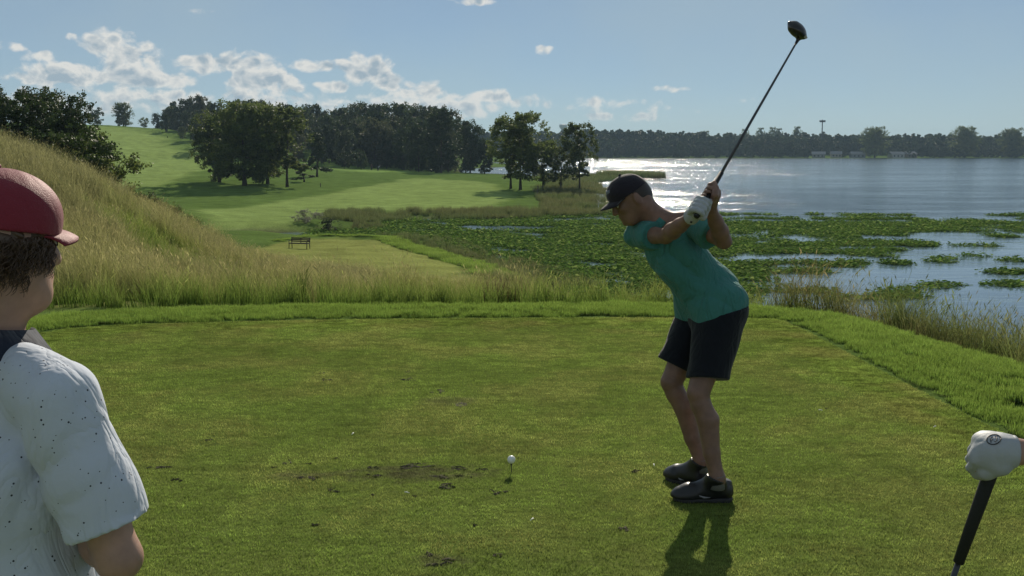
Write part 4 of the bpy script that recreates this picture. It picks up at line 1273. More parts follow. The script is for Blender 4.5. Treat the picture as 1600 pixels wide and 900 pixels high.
def arm(sh, el, wr, s=1.0):
    d = unit(wr - el)
    return chain([sh, sh * .5 + el * .5, el], [.050 * s, .043 * s, .035 * s], .015) + chain([el, el + d * .07, el * .4 + wr * .6, wr], [.035 * s, .039 * s, .033 * s, .026 * s], .015)
def leg(hip, kn, an, s=1.0, back=None):
    back = A(0, 0, 0) if back is None else back
    m = kn * .68 + an * .32 + back * .018
    return chain([hip, hip * .5 + kn * .5, kn], [.088 * s, .074 * s, .055 * s], .015) + chain([kn, kn * .86 + an * .14, m, kn * .3 + an * .7, an], [.053 * s, .050 * s, .054 * s, .041 * s, .034 * s], .012)
def hand_grip(c, a, p, wr, r=.012):
    """fist round a shaft: c on the axis, a along it, p towards the back of the palm"""
    a = unit(a); p = unit(p - a * (p @ a)); q = np.cross(a, p)
    pr = [E(c + p * (r + .016), (.041, .015, .036), [a, p, q], .012), C(c + p * .026, wr, .025, .025, .015)]
    for i in range(4):
        o = c + a * (-.033 + .022 * i)
        L = (.9, 1.0, 1.0, .92)[i]
        ang = [35, 85, 140, 200, 245]
        rad = [r + .030, r + .019, r + .010, r + .0095, r + .010]
        pts = [o + (p * math.cos(R(t * L)) + q * math.sin(R(t * L))) * rr for t, rr in zip(ang, rad)]
        pr += chain(pts, [.0105, .010, .0095, .009, .008], .004)
    b = c + p * (r + .006) - q * .034 - a * .018
    pr += chain([b, c - q * (r + .014) + p * .006 + a * .022, c - q * (r + .004) - p * .010 + a * .048], [.016, .0125, .010], .008)
    return pr
def shoe(parent, heel, toe, mark_side, top):
    d = unit(toe - heel); L = np.linalg.norm(toe - heel); up = A(0, 0, 1); s = np.cross(up, d)
    at_ = lambda t, z, w=0: heel + d * L * t + up * z + s * w
    upper = [C(at_(.16, .055), at_(.42, .055), .042, .043, .03), C(at_(.42, .052), at_(.72, .042), .045, .046, .03), C(at_(.72, .040), at_(.86, .034), .046, .036, .03), E(at_(.80, .03), (.062, .046, .030), [d, s, up], .03), C(at_(.24, .07), top, .040, .043, .03), C(at_(.13, .05), at_(.11, .115), .034, .020, .02), C(at_(.5, .07), top + up * .01, .034, .030, .03), CUT(at_(.5, .024), -up), CUT(top + up * .0, unit(up - d * .35))]
    o = sculpt('shoe', upper, .0045, SHOE, parent)
    so = [C(at_(.15, .018), at_(.35, .016), .041, .038, .02), C(at_(.35, .016), at_(.74, .016), .038, .048, .02), C(at_(.74, .016), at_(.85, .018), .048, .038, .02), CUT(at_(.5, .003), -up), CUT(at_(.5, .028), up)]
    sculpt('sole', so, .0045, SOLE, o)
    lc = MB()
    for i in range(5):
        t = .46 + .055 * i
        z = .098 - .010 * i
        lc.tube([at_(t, z - .012, -.026), at_(t + .01, z, 0), at_(t, z - .012, .026)], .0028, 5)
    lc.build('laces', SOLE, o, smooth=True)
    mk = MB()
    w = .0455 * mark_side
    pts = [at_(.62, .050, w * .98), at_(.50, .036, w * 1.03), at_(.40, .038, w * .98), at_(.26, .060, w * .90)]
    mk.tube(pts, [.0015, .006, .0045, .0012], 6)
    mk.build('side_mark', MARK, o, smooth=True)
    return o
def cap_parts(name, Cn, f, u, mat, parent, emblem=None, tall=0.0, h=.004, brim_len=.072):
    l = np.cross(u, f)
    ax = [f, l, u]
    up2 = unit(u + f * .10)
    o = sculpt(name, [E(Cn + u * .012 - f * .006, (.095, .084, .096 + tall), ax), E(Cn + u * (.045 + tall * .6) + f * .034, (.062, .068, .050 + tall * .5), ax, .05), CUT(Cn + u * .018, -unit(u + f * .06))], h, mat, parent)
    # brim: a curved plate with thickness
    V = []; Fc = []
    nu, nv = 17, 7
    for lay in (0, 1):
        for i in range(nu):
            th = (i / (nu - 1) - .5) * R(128)
            for j in range(nv):
                t = j / (nv - 1)
                edge = math.cos(th * .70)
                ra = .098 + brim_len * t * edge ** 1.0
                lat = math.sin(th) * (.083 + .004 * t)
                fw = math.cos(th) * .094 + brim_len * t * edge - .002
                dz = .028 - .20 * (lat ** 2) / .08 - .012 * t * t - .0035 * lay
                V.append(Cn + f * (fw - .004) + l * lat + u * dz)
    idx = lambda la, i, j: la * nu * nv + i * nv + j
    for i in range(nu - 1):
        for j in range(nv - 1):
            Fc.append((idx(0, i, j), idx(0, i, j + 1), idx(0, i + 1, j + 1), idx(0, i + 1, j)))
            Fc.append((idx(1, i, j), idx(1, i + 1, j), idx(1, i + 1, j + 1), idx(1, i, j + 1)))
    for i in range(nu - 1):
        Fc.append((idx(0, i, nv - 1), idx(1, i, nv - 1), idx(1, i + 1, nv - 1), idx(0, i + 1, nv - 1)))
    for i in (0, nu - 1):
        for j in range(nv - 1):
            Fc.append((idx(0, i, j), idx(1, i, j), idx(1, i, j + 1), idx(0, i, j + 1)))
    MB().add(V, Fc).build('brim', mat, o, smooth=True)
    sm = MB()
    for k_ in range(6):
        th = R(30 + 60 * k_)
        pts = []
        for j in range(9):
            ph = R(10 + 9.6 * j)
            pts.append(Cn + u * .012 - f * .006 + f * .0955 * math.cos(th) * math.cos(ph) + l * .0845 * math.sin(th) * math.cos(ph) + u * (.0965 + tall) * math.sin(ph))
        sm.tube(pts, .0011, 5)
    sm.build('seams', mat, o, smooth=True)
    b = MB().lathe([(.002, .004), (.006, .002), (.008, -.001), (.008, -.004)][::-1], 12)
    q = b.build('button', mat, o, smooth=True)
    q.matrix_local = Matrix.Translation(Vector(Cn + u * (.117 + tall) - f * .006)) @ Matrix((f, l, u)).transposed().to_4x4()
    return o
# ------------------------------------------------------------------ the golfer at the top of his backswing
def build_golfer():
    hipL, hipR = at(1126, 490, 4.95), at(1096, 487, 5.12)
    knL, anL = at(1091, 614, 4.83), at(1121, 748, 4.745)
    knR, anR = at(1049, 597, 5.06), at(1096, 722, 4.985)
    nb = at(1030, 350, 4.985)
    shR, shL = at(996, 366, 5.05), at(1082, 347, 4.93)
    elR, wrR = at(1040, 369, 4.80), at(1078, 341, 4.60)
    elL, wrL = at(1131, 377, 4.73), at(1110, 326, 4.60)
    S0 = at(1110, 300, 4.56); H0 = at(1247, 62, 5.06)
    a = unit(H0 - S0)
    handL = S0 - a * .005; handR = S0 - a * .095
    g = base('person', (float((anL[0] + anR[0]) / 2), float((anL[1] + anR[1]) / 2), 0.0))
    tag(g, 'golfer in teal polo and dark shorts swinging a club above the tee', 'person')
    f = unit(A(-.86, -.06, -.50)); u = unit(A(-.50, 0, .86)); f = unit(f - u * (f @ u))
    Cn = at(985, 307, 4.97)
    pel = (hipL + hipR) / 2 + A(.012, 0, .03)
    ch = at(1052, 396, 4.99); wa = at(1092, 446, 5.01)
    sp = unit(nb - pel); lat = unit(shL - shR); lat = unit(lat - sp * (lat @ sp)); dep = np.cross(sp, lat)
    hl = unit(hipR - hipL); hl = unit(hl - A(0, 0, 1) * hl[2]); hd = np.cross(A(0, 0, 1), hl)
    back = A(1, 0, 0)
    torso = [E(pel - A(0, 0, .02), (.135, .105, .11), [hl, hd, A(0, 0, 1)], .05), E(wa, (.112, .10, .14), [lat, dep, sp], .06), E(at(1055, 396, 4.99), (.128, .105, .145), [lat, dep, sp], .05),
             C(nb, shL, .055, .058, .05), C(nb, shR, .055, .058, .05)]
    hpL, tpL, hpR, tpR = gnd(1146, 784, 0), gnd(1049, 783, 0), gnd(1102, 765, 0), gnd(1042, 748, 0)
    up3 = A(0, 0, 1)
    footL = [C(anL, hpL * .78 + tpL * .22 + up3 * .045, .033, .030, .03), C(hpL * .78 + tpL * .22 + up3 * .045, hpL * .28 + tpL * .72 + up3 * .04, .028, .024, .03)]
    footR = [C(anR, hpR * .78 + tpR * .22 + up3 * .045, .033, .030, .03), C(hpR * .78 + tpR * .22 + up3 * .045, hpR * .28 + tpR * .72 + up3 * .04, .028, .024, .03)]
    hR = hand_grip(handR, a, wrR - handR + A(-.02, -.02, 0), wrR)
    hL = hand_grip(handL, a, unit(wrL - handL) * .6 + A(.5, -.35, .0), wrL)
    body = torso + head_prims(Cn, f, u, nb) + arm(shR, elR, wrR) + arm(shL, elL, wrL) + hR + hL
    body += leg(hipL - up3 * .04, knL, anL, .97, back) + leg(hipR - up3 * .04, knR, anR, .97, back) + footL + footR
    sculpt('body', body, .0065, SKIN, g)
    eyes(Cn, f, u, g)
    # hair under the cap
    l = np.cross(u, f)
    sculpt('hair', [E(Cn - f * .012 + u * .006, (.091, .079, .092), [f, l, u]), C(Cn - f * .066 - u * .03, Cn - f * .056 - u * .062, .03, .022, .03), CUT(Cn + u * .03, u), CUT(Cn - f * .012 - u * .03, unit(f - u * .25)), CUT(Cn - u * .072, -u)], .005, HAIR_D, g)
    cp_ = cap_parts('cap', Cn, f, u, CAP_DARK, g)
    # badge on the cap front
    bd = MB()
    V = []; Fc = []
    for i in range(7):
        for j in range(5):
            th = (i / 6 - .5) * 1.0; ph = .10 + j / 4 * .42
            V.append(Cn + u * .012 - f * .006 + f * .1085 * math.cos(th) * math.cos(ph) + l * .0895 * math.sin(th) * math.cos(ph) + u * (.018 + .1055 * math.sin(ph)))
    Fc = [(i * 5 + j, i * 5 + j + 1, (i + 1) * 5 + j + 1, (i + 1) * 5 + j) for i in range(6) for j in range(4)]
    ba = bd.add(V, Fc).build('badge', GREY_PATCH, cp_, smooth=True)
    md = ba.modifiers.new('thick', 'SOLIDIFY'); md.thickness = .003; md.offset = 0
    # polo shirt
    hemc = at(1113, 484, 5.02)
    dn = unit(A(.10, 0, -1))
    sl = lambda s, e, t: s + (e - s) * t
    tor = [E(pel + A(.0, 0, -.005), (.165, .145, .12), [hl, hd, A(0, 0, 1)], .06), E(at(1095, 452, 5.01), (.140, .13, .15), [lat, dep, sp], .045), E(at(1074, 418, 5.0), (.134, .125, .15), [lat, dep, sp], .045), E(at(1055, 396, 4.99), (.142, .12, .155), [lat, dep, sp], .045),
           C(nb - sp * .015, shL, .060, .068, .05), C(nb - sp * .015, shR, .060, .068, .05), C(hipL + up3 * .03, hipL - up3 * .05, .125, .137, .05), C(hipR + up3 * .06 - A(.03, 0, 0), hipR - up3 * .04 - A(.02, 0, 0), .115, .120, .05), E(at(1116, 456, 5.0), (.115, .135, .12), [lat, dep, sp], .08), CUT(at(1064, 505, 5.0), unit(A(.22, 0, -1))), SUB(nb + sp * .075, .066, .012)]
    svR = [C(shR, sl(shR, elR, .55), .070, .068, .03), C(sl(shR, elR, .55), sl(shR, elR, .8), .068, .074, .02), CUT(sl(shR, elR, .62), unit(elR - shR))]
    svL = [C(shL, sl(shL, elL, .5), .072, .072, .03), C(sl(shL, elL, .5), sl(shL, elL, .9), .072, .078, .02), CUT(sl(shL, elL, .66), unit(elL - shL))]
    polo = sculpt('polo_shirt', [tor, svR, svL], .005, TEAL, g, fold=.008, fseed=3, ffreq=19)
    # collar
    cd = unit(Cn - nb); e1 = unit(np.cross(cd, A(0, 1, 0))); e2 = np.cross(cd, e1)
    V = []; Fc = []
    n = 28
    for i in range(n + 1):
        th = 2 * math.pi * (i / n) * .95 + 2.2
        for rr, zz in ((.066, .045), (.070, .050), (.082, .012), (.078, .008)):
            V.append(nb - cd * .012 + (e1 * math.cos(th) + e2 * math.sin(th)) * rr + cd * zz)
    for i in range(n):
        for j in range(4):
            j2 = (j + 1) % 4
            Fc.append((i * 4 + j, i * 4 + j2, (i + 1) * 4 + j2, (i + 1) * 4 + j))
    MB().add(V, Fc).build('collar', TEAL, polo, smooth=True)
    # shorts
    hemL, hemR = at(1106, 592, 4.86), at(1054, 571, 5.08)
    sL = [E(pel - A(0, 0, .02), (.168, .140, .135), [hl, hd, A(0, 0, 1)], .05), C(hipL + A(.004, 0, .02), hemL, .128, .098, .05), C(hemL, hemL + (hemL - hipL) * .3, .098, .094, .03), CUT(hemL, unit(hemL - hipL + A(.05, 0, -.0))), CUT(at(1064, 494, 5.0), unit(A(-.22, 0, 1)))]
    sR = [C(hipR + A(0, 0, .02), hemR, .112, .086, .05), C(hemR, hemR + (hemR - hipR) * .3, .086, .082, .03), CUT(hemR, unit(hemR - hipR)), CUT(at(1064, 494, 5.0), unit(A(-.22, 0, 1)))]
    sculpt('shorts', [sL, sR], .0065, NAVY, g, fold=.003, fseed=5, ffreq=22)
    # shoes and socks
    for an, h_, t_, ms in ((anL, hpL, tpL, 1), (anR, hpR, tpR, 1)):
        d = unit(an - (h_ * .7 + t_ * .3))
        tp = an + A(-.004, 0, .004)
        sh = shoe(g, h_, t_, ms, tp)
        sc = MB()
        sc.tube([an - A(0, 0, .05), an + A(0, 0, .004), an + A(-.002, 0, .018)], [.036, .037, .0385], 14)
        sc.build('sock', SOCK, g, smooth=True)
    # glove on the leading hand
    gl = sculpt('glove', hR + [C(handR + (wrR - handR) * .7, wrR + unit(wrR - elR) * -.02, .030, .032, .02), CUT(wrR + unit(handR - wrR) * .004, unit(elR - wrR))], .004, LEATHER, g, inflate=.0028)
    # small dark closure tab on the glove
    nrm = unit(A(0, 0, CAM_H) - handR)
    tabc = at(1080, 347, 4.6 - .045)
    tb = MB().tube([tabc + nrm * .002, tabc - nrm * .012], .005, 10)
    tb.build('closure_tab', BLACK, gl, smooth=True)
    # driver
    club = base('golf_club', tuple(S0 - a * .15))
    tag(club, "black driver raised overhead in the golfer's hands", 'golf club')
    but = S0 - a * .15
    gp = MB().tube([but, but + a * .006, but + a * .10, but + a * .27, but + a * .272], [.0115, .0135, .0125, .0105, .0062], 14)
    gp.build('grip', RUBBER, club, smooth=True)
    MB().tube([but + a * .265, but + a * .7, H0 - a * .05, H0], [.0068, .0062, .0048, .0048], 10).build('shaft', STEEL, club, smooth=True)
    e1 = unit(at(1232, 38, 5.06) - at(1256, 60, 5.06)); vw = unit(at(1245, 47, 5.06) - A(0, 0, CAM_H))
    e3 = unit(vw - e1 * (vw @ e1)); e2 = np.cross(e3, e1)
    hc = at(1245.5, 47, 5.06)
    hd_ = sculpt('clubhead', [E(hc, (.050, .033, .052), [e1, e2, e3], .02), C(hc + e1 * .03, hc + e1 * .052, .022, .006, .02), C(H0 - a * .03, H0 + a * .012, .0062, .010, .012), C(at(1257, 58, 5.06), hc, .008, .02, .02)], .0028, CROWN, club)
    MB().box(tuple(at(1256.5, 56, 5.055)), (.012, .04, .03), np.array([e2, e3, e1]).T).build('face_plate', FACE, hd_)
    return g
build_golfer()

# ------------------------------------------------------------------ onlooker on the left, seen from behind
def standing(g, nb, f, skin, shirt, legs, hgt, right_arm, left_arm, Cn, hf, hu, hres=.006, fold=.004, sleeveR=.62, dots=False, collar=None, sh_half=.178, hands=(None, None), ears=True):
    r = unit(A(f[1], -f[0], 0)); up = A(0, 0, 1)
    pel = A(nb[0], nb[1], nb[2] - .54)
    ch = nb - up * .20; wa = nb - up * .38
    shR = nb + r * sh_half - up * .065; shL = nb - r * sh_half - up * .065
    hipR = pel + r * .09 - up * .03; hipL = pel - r * .09 - up * .03
    zk = .50 * hgt / 1.75; 
    knR = A(*(hipR[:2] + f[:2] * .03 + r[:2] * .03), zk); knL = A(*(hipL[:2] + f[:2] * .03 - r[:2] * .03), zk)
    anR = A(*(knR[:2] - f[:2] * .03 + r[:2] * .02), .09); anL = A(*(knL[:2] - f[:2] * .03 - r[:2] * .02), .09)
    elR, wrR = right_arm; elL, wrL = left_arm
    ax = [r, f, up]
    tor = [E(pel, (.16, .12, .13), ax, .05), E(wa, (.135, .105, .15), ax, .06), E(ch - up * .04 - f * .025, (.142, .098, .145), ax, .05), C(nb - up * .02, shL, .044, .052, .04), C(nb - up * .02, shR, .044, .052, .04)]
    body = tor + head_prims(Cn, hf, hu, nb, ears) + arm(shR, elR, wrR, 1.0) + arm(shL, elL, wrL, 1.0) + leg(hipR, knR, anR, 1, -f) + leg(hipL, knL, anL, 1, -f)
    for (w, e, hp) in ((wrR, elR, hands[0]), (wrL, elL, hands[1])):
        if hp is not None:
            body += hp
        else:
            d = unit(w - e); s = unit(np.cross(d, A(.3, .2, .9))); n_ = np.cross(s, d)
            pc = w + d * .045
            body += [E(pc, (.045, .038, .016), [d, s, n_], .015)]
            for i in range(4):
                b = pc + d * .036 + s * (-.028 + .0187 * i); L = (.026, .03, .028, .022)[i]
                body += chain([b, b + d * L - n_ * .006, b + d * L * 1.5 - n_ * .024, b + d * L * 1.3 - n_ * .042], [.0095, .009, .0085, .0075], .004)
            b = w + d * .02 + s * .03
            body += chain([b, b + d * .03 + s * .022, b + d * .055 + s * .018 - n_ * .012], [.014, .012, .009], .006)
    for an in (anR, anL):
        body += [C(an, an + f * .12 - up * .05, .034, .03, .03)]
    sculpt('body', body, hres, skin, g)
    sl = lambda s, e, t: s + (e - s) * t
    T = [E(pel + up * .06, (.185, .145, .18), ax, .07), E(wa, (.165, .135, .17), ax, .07), E(ch - f * .025 - up * .02, (.170, .122, .16), ax, .07), C(nb - up * .022, shL, .056, .066, .05), C(nb - up * .022, shR, .056, .066, .05), CUT(pel - up * .06, -up), SUB(nb + up * .075 + f * .012, .066, .012), CUT(nb + f * .060, unit(up + f * .9))]
    sv = []
    for s, e, q in ((shR, elR, sleeveR), (shL, elL, .62)):
        d = unit(e - s)
        sv.append([C(s, sl(s, e, .5), .068, .068, .03), C(sl(s, e, .5), sl(s, e, q + .2), .068, .072, .02), CUT(sl(s, e, q + .1), d)])
    top = sculpt('polo_shirt', [T] + sv, hres * .8, shirt, g, fold=fold, fseed=11, ffreq=22)
    if collar is not None:
        cd = unit(unit(Cn - nb) * .5 + up); e1 = r; e2 = np.cross(cd, e1)
        V = []; Fc = []; n = 36
        for i in range(n + 1):
            th = 2 * math.pi * (i / n) * .94 + 1.76
            for rr, zz in ((.073, .022), (.077, .027), (.108, -.020), (.104, -.025)):
                dz = .010 * math.cos(th - 4.7)
                V.append(nb + up * .012 + (e1 * math.cos(th) + e2 * math.sin(th)) * rr + cd * (zz + dz))
        for i in range(n):
            for j in range(4):
                j2 = (j + 1) % 4
                Fc.append((i * 4 + j, i * 4 + j2, (i + 1) * 4 + j2, (i + 1) * 4 + j))
        MB().add(V, Fc).build('collar', collar, top, smooth=True)
    sh = [[E(pel - up * .02, (.175, .138, .13), ax, .05), C(hipR, sl(hipR, knR, .9), .108, .088, .06), CUT(sl(hipR, knR, .86), unit(knR - hipR)), CUT(pel + up * .09, up)],
          [C(hipL, sl(hipL, knL, .9), .108, .088, .06), CUT(sl(hipL, knL, .86), unit(knL - hipL))]]
    sculpt('shorts', sh, .008, legs, g, fold=.003, fseed=12)
    for an in (anR, anL):
        h_ = A(an[0] - f[0] * .07, an[1] - f[1] * .07, 0); t_ = A(an[0] + f[0] * .20, an[1] + f[1] * .20, 0)
        shoe(g, h_, t_, 1, an + A(0, 0, -.02))
    return top

def build_onlooker():
    f = unit(A(.50, .866, 0)); hf = unit(A(.52, .85, -.10)); hu = unit(A(0, 0, 1) + hf * .10)
    hf = unit(hf - hu * (hf @ hu))
    Cn = at(-4, 372, 1.70); nb = at(-22, 545, 1.70)
    g = base('person', (float(nb[0]), float(nb[1]), 0.0))
    tag(g, 'onlooker from behind in red cap and white dotted polo, at the left edge', 'person')
    elR = at(186, 872, 1.60)
    wrR = elR + A(-.19, .24, .02)
    elL = nb + A(-.26, .16, -.36); wrL = elL + A(.14, .16, .10)
    standing(g, nb, f, SKIN2, WHITE_DOT, KHAKI, 1.70, (elR, wrR), (elL, wrL), Cn, hf, hu, hres=.006, fold=.006, collar=NAVY_COLLAR, sleeveR=.70, ears=False)
    eyes(Cn, hf, hu, g)
    cap_parts('cap', Cn + hu * -.006, hf, hu, CAP_RED, g, tall=.010, h=.003, brim_len=.050)
    # wavy hair below the cap
    l = np.cross(hu, hf)
    hair = sculpt('hair', [E(Cn - hf * .010 - hu * .01, (.097, .082, .085), [hf, l, hu]), E(Cn - hf * .045 - hu * .040, (.060, .070, .045), [hf, l, hu], .02), CUT(Cn + hu * .03, hu), CUT(Cn + hf * .035, unit(hf * .9 - hu * .45)), CUT(Cn - hu * .074 - hf * .05, unit(-hu + hf * .25))], .003, HAIR, g, fold=.006, fseed=9, ffreq=120)
    gq = np.random.default_rng(4)
    V = []; Fc = []
    for i in range(1500):
        th = gq.uniform(-2.3, 2.3); el = gq.uniform(-.62, .22)
        if abs(th) > 1.75: el = gq.uniform(-.25, .22)
        dirv = -hf * math.cos(th) * math.cos(el) + l * math.sin(th) * math.cos(el) + hu * math.sin(el)
        p = Cn - hu * .012 - hf * .012 + hf * (dirv @ hf) * .099 + l * (dirv @ l) * .083 + hu * (dirv @ hu) * .083
        side = unit(np.cross(dirv, hu)); ph = gq.random() * 6.28; amp = gq.uniform(.004, .008); turns = gq.uniform(3.0, 7.5); Ls = gq.uniform(.014, .034)
        b = len(V); n = 9; wd = gq.uniform(.0008, .0014)
        for j in range(n):
            t = j / (n - 1)
            q = p - hu * Ls * t + dirv * (.001 + .007 * math.sin(t * 2.6)) + side * amp * math.sin(turns * t + ph) + dirv * amp * .8 * math.cos(turns * t + ph)
            ww = wd * (1 - .7 * t)
            V += [q - side * ww - dirv * ww * .6, q + side * ww - dirv * ww * .6, q + dirv * ww]
        for j in range(n - 1):
            for k in range(3):
                k2 = (k + 1) % 3
                Fc.append((b + 3 * j + k, b + 3 * j + k2, b + 3 * j + 3 + k2, b + 3 * j + 3 + k))
    MB().add(V, Fc).build('hair_strands', HAIR, hair, smooth=True)
build_onlooker()

# ------------------------------------------------------------------ person beyond the right edge: gloved hand on a club
def build_right():
    W = at(1575, 705, 2.22); K = at(1530, 700, 2.25)
    d = unit(K - W); up = A(0, 0, 1)
    bk = unit(A(0, .78, .62)); s = unit(bk - d * (bk @ d)); n = unit(np.cross(s, d))
    if n[2] < 0: n = -n
    pc = W * .45 + K * .55
    but = at(1556, 716, 2.26)
    tip = at(1489, 903, 2.31)
    a = unit(tip - but)
    hand = [E(pc - n * .006, (.038, .038, .024), [d, s, n], .02), C(W, pc, .026, .030, .03), C(pc - s * .022 - n * .008, K - s * .024 - n * .006, .024, .019, .02), C(pc + s * .02 - n * .006, K + s * .026 - n * .006, .02, .016, .02)]
    for i in range(4):
        kq = K + s * (-.034 + .0228 * i) + d * (0.004, .008, .006, -.004)[i] - n * .004
        L = (.92, 1.0, .97, .85)[i]
        p1 = kq + d * .012 * L - n * .030 * L
        p2 = p1 - d * .010 * L - n * .026 * L
        p3 = p2 - d * .022 * L - n * .004
        hand += chain([kq, p1, p2, p3], [.0112, .0100, .0094, .0085], .003)
    tb = pc - s * .036 - n * .012 - d * .012
    hand += chain([tb - d * .01, tb + d * .022 - n * .018 - s * .008, tb + d * .036 - n * .042 + s * .002], [.019, .0145, .011], .012)
    nb = A(1.66, 2.24, 1.42); f = unit(A(-.75, .66, 0))
    g = base('person', (float(nb[0]), float(nb[1]), 0.0))
    tag(g, 'person outside the right edge whose white gloved hand rests on a club', 'person')
    hu = A(0, 0, 1); Cn = nb + A(0, 0, .175) + f * .03
    r = unit(A(f[1], -f[0], 0))
    shL = nb - r * .178 - up * .065
    elL = A(1.40, 2.19, 1.02)
    elR = nb + r * .27 - up * .36; wrR = elR + f * .2 - r * .1 - up * .1
    standing(g, nb, f, SKIN2, NAVY_COLLAR, KHAKI, 1.78, (elR, wrR), (elL, W + unit(elL - W) * .012), Cn, f, hu, hres=.006, fold=.003, collar=NAVY_COLLAR, hands=(None, hand))
    eyes(Cn, f, hu, g)
    cap_parts('cap', Cn, f, hu, CAP_DARK, g)
    fd = unit(elL - W)
    gl = sculpt('glove', [hand + [C(W - fd * .01, W + fd * .03, .032, .033, .02), CUT(W + fd * .016, fd)]], .0024, LEATHER, g, inflate=.0012, fold=.0009, fseed=2, ffreq=110)
    cf = MB()
    V = []; Fc = []
    e1 = unit(np.cross(fd, up)); e2 = np.cross(fd, e1)
    for i in range(24):
        th = 2 * math.pi * i / 24
        for rr, tt in ((.0335, .006), (.0362, .008), (.0362, .014), (.0335, .016)):
            V.append(W + (e1 * math.cos(th) + e2 * math.sin(th)) * rr + fd * tt)
    for i in range(24):
        for j in range(4):
            j2 = (j + 1) % 4; i2 = (i + 1) % 24
            Fc.append((i * 4 + j, i * 4 + j2, i2 * 4 + j2, i2 * 4 + j))
    cf.add(V, Fc).build('cuff', LEATHER, gl, smooth=True)
    # oval emblem with two letters on the back of the glove
    from mathutils.bvhtree import BVHTree
    me = gl.data
    bv = BVHTree.FromPolygons([v.co[:] for v in me.vertices], [p.vertices[:] for p in me.polygons])
    cam_p = Vector((0, 0, CAM_H))
    def hit(px, py):
        dd = Vector(ray(px, py)).normalized()
        h = bv.ray_cast(cam_p, dd)
        return None if h[0] is None else h[0] + h[1] * .0012
    def stroke(mb, pts, r0):
        P = [hit(*p) for p in pts]
        P = [np.array(p) for p in P if p is not None]
        if len(P) > 1: mb.tube(P, r0, 5)
    cx, cy_, ca, sa = 1553, 687, math.cos(R(-10)), math.sin(R(-10))
    q = lambda x, y: (cx + x * ca - y * sa, cy_ + x * sa + y * ca)
    em = MB()
    stroke(em, [q(11 * math.cos(t), 7.5 * math.sin(t)) for t in np.linspace(0, 2 * math.pi, 25)], .0011)
    stroke(em, [q(-5, 4), q(-5, -3.5), q(0, -3.5)], .0009); stroke(em, [q(-5, 0), q(-1, 0)], .0009)
    stroke(em, [q(2, -3.5), q(6, -3.5)], .0009); stroke(em, [q(4.5, -3.5), q(4.5, 2), q(2.5, 4), q(0.5, 3)], .0009)
    if em.v: em.build('emblem', BLACK, gl, smooth=True)
    # the club he leans on
    end = but + a * 1.17
    t0 = (0.045 - but[2]) / a[2]
    end = but + a * t0
    club = base('golf_club', tuple(end))
    tag(club, 'black club with rubber grip standing under the white gloved hand', 'golf club')
    MB().tube([but, but + a * .006, but + a * .12, but + a * .275, but + a * .278], [.0135, .0168, .0152, .0122, .0064], 16).build('grip', RUBBER, club, smooth=True)
    MB().tube([but + a * .27, but + a * .7, end], [.0068, .006, .005], 10).build('shaft', STEEL, club, smooth=True)
    hc = end + A(-.045, .01, -.008)
    hh = sculpt('clubhead', [E(hc, (.062, .052, .032), None, .02), C(end + a * -.05, end, .0065, .010, .02), CUT(A(0, 0, .006), A(0, 0, -1))], .004, CROWN, club)
    MB().box(tuple(hc + A(0, -.047, 0)), (.085, .008, .042)).build('face_plate', FACE, hh)
build_right()

# ------------------------------------------------------------------ ball on its tee
def build_ball():
    p = gnd(799, 741, 0)
    hb = at(799.5, 718, p[1])[2]
    peg = base('golf_tee', (float(p[0]), float(p[1]), 0))
    tag(peg, 'thin golf tee peg stuck in the turf under the ball', 'golf tee')
    r = .0214
    zc = float(hb)
    MB().lathe([(.0012, 0.0), (.0022, .008), (.0024, zc - r - .012), (.0058, zc - r - .001), (.0056, zc - r + .0008), (.003, zc - r - .0005)], 12, (float(p[0]), float(p[1]), 0)).build('peg', SOLE, peg, smooth=True)
    m, t = new_mat('golf_ball')
    g = t.n('ShaderNodeTexCoord')
    v = t.n('ShaderNodeTexVoronoi', {'Scale': 240.0, 'Vector': g.outputs['Object']})
    b = t.n('ShaderNodeBump', {'Strength': .5, 'Distance': .0006, 'Height': v.outputs['Distance']})
    t.out(t.n('ShaderNodeBsdfPrincipled', {'Base Color': (.8, .8, .78, 1), 'Roughness': .3, 'Normal': b.outputs[0]}).outputs[0])
    n = 16
    prof = [(max(.0003, r * math.sin(math.pi * i / n)), -r * math.cos(math.pi * i / n)) for i in range(n + 1)]
    o = MB().lathe(prof, 24).build('golf_ball', m, None, (float(p[0]), float(p[1]), zc), smooth=True)
    tag(o, 'white golf ball teed up in the middle of the tee box', 'golf ball')
build_ball()

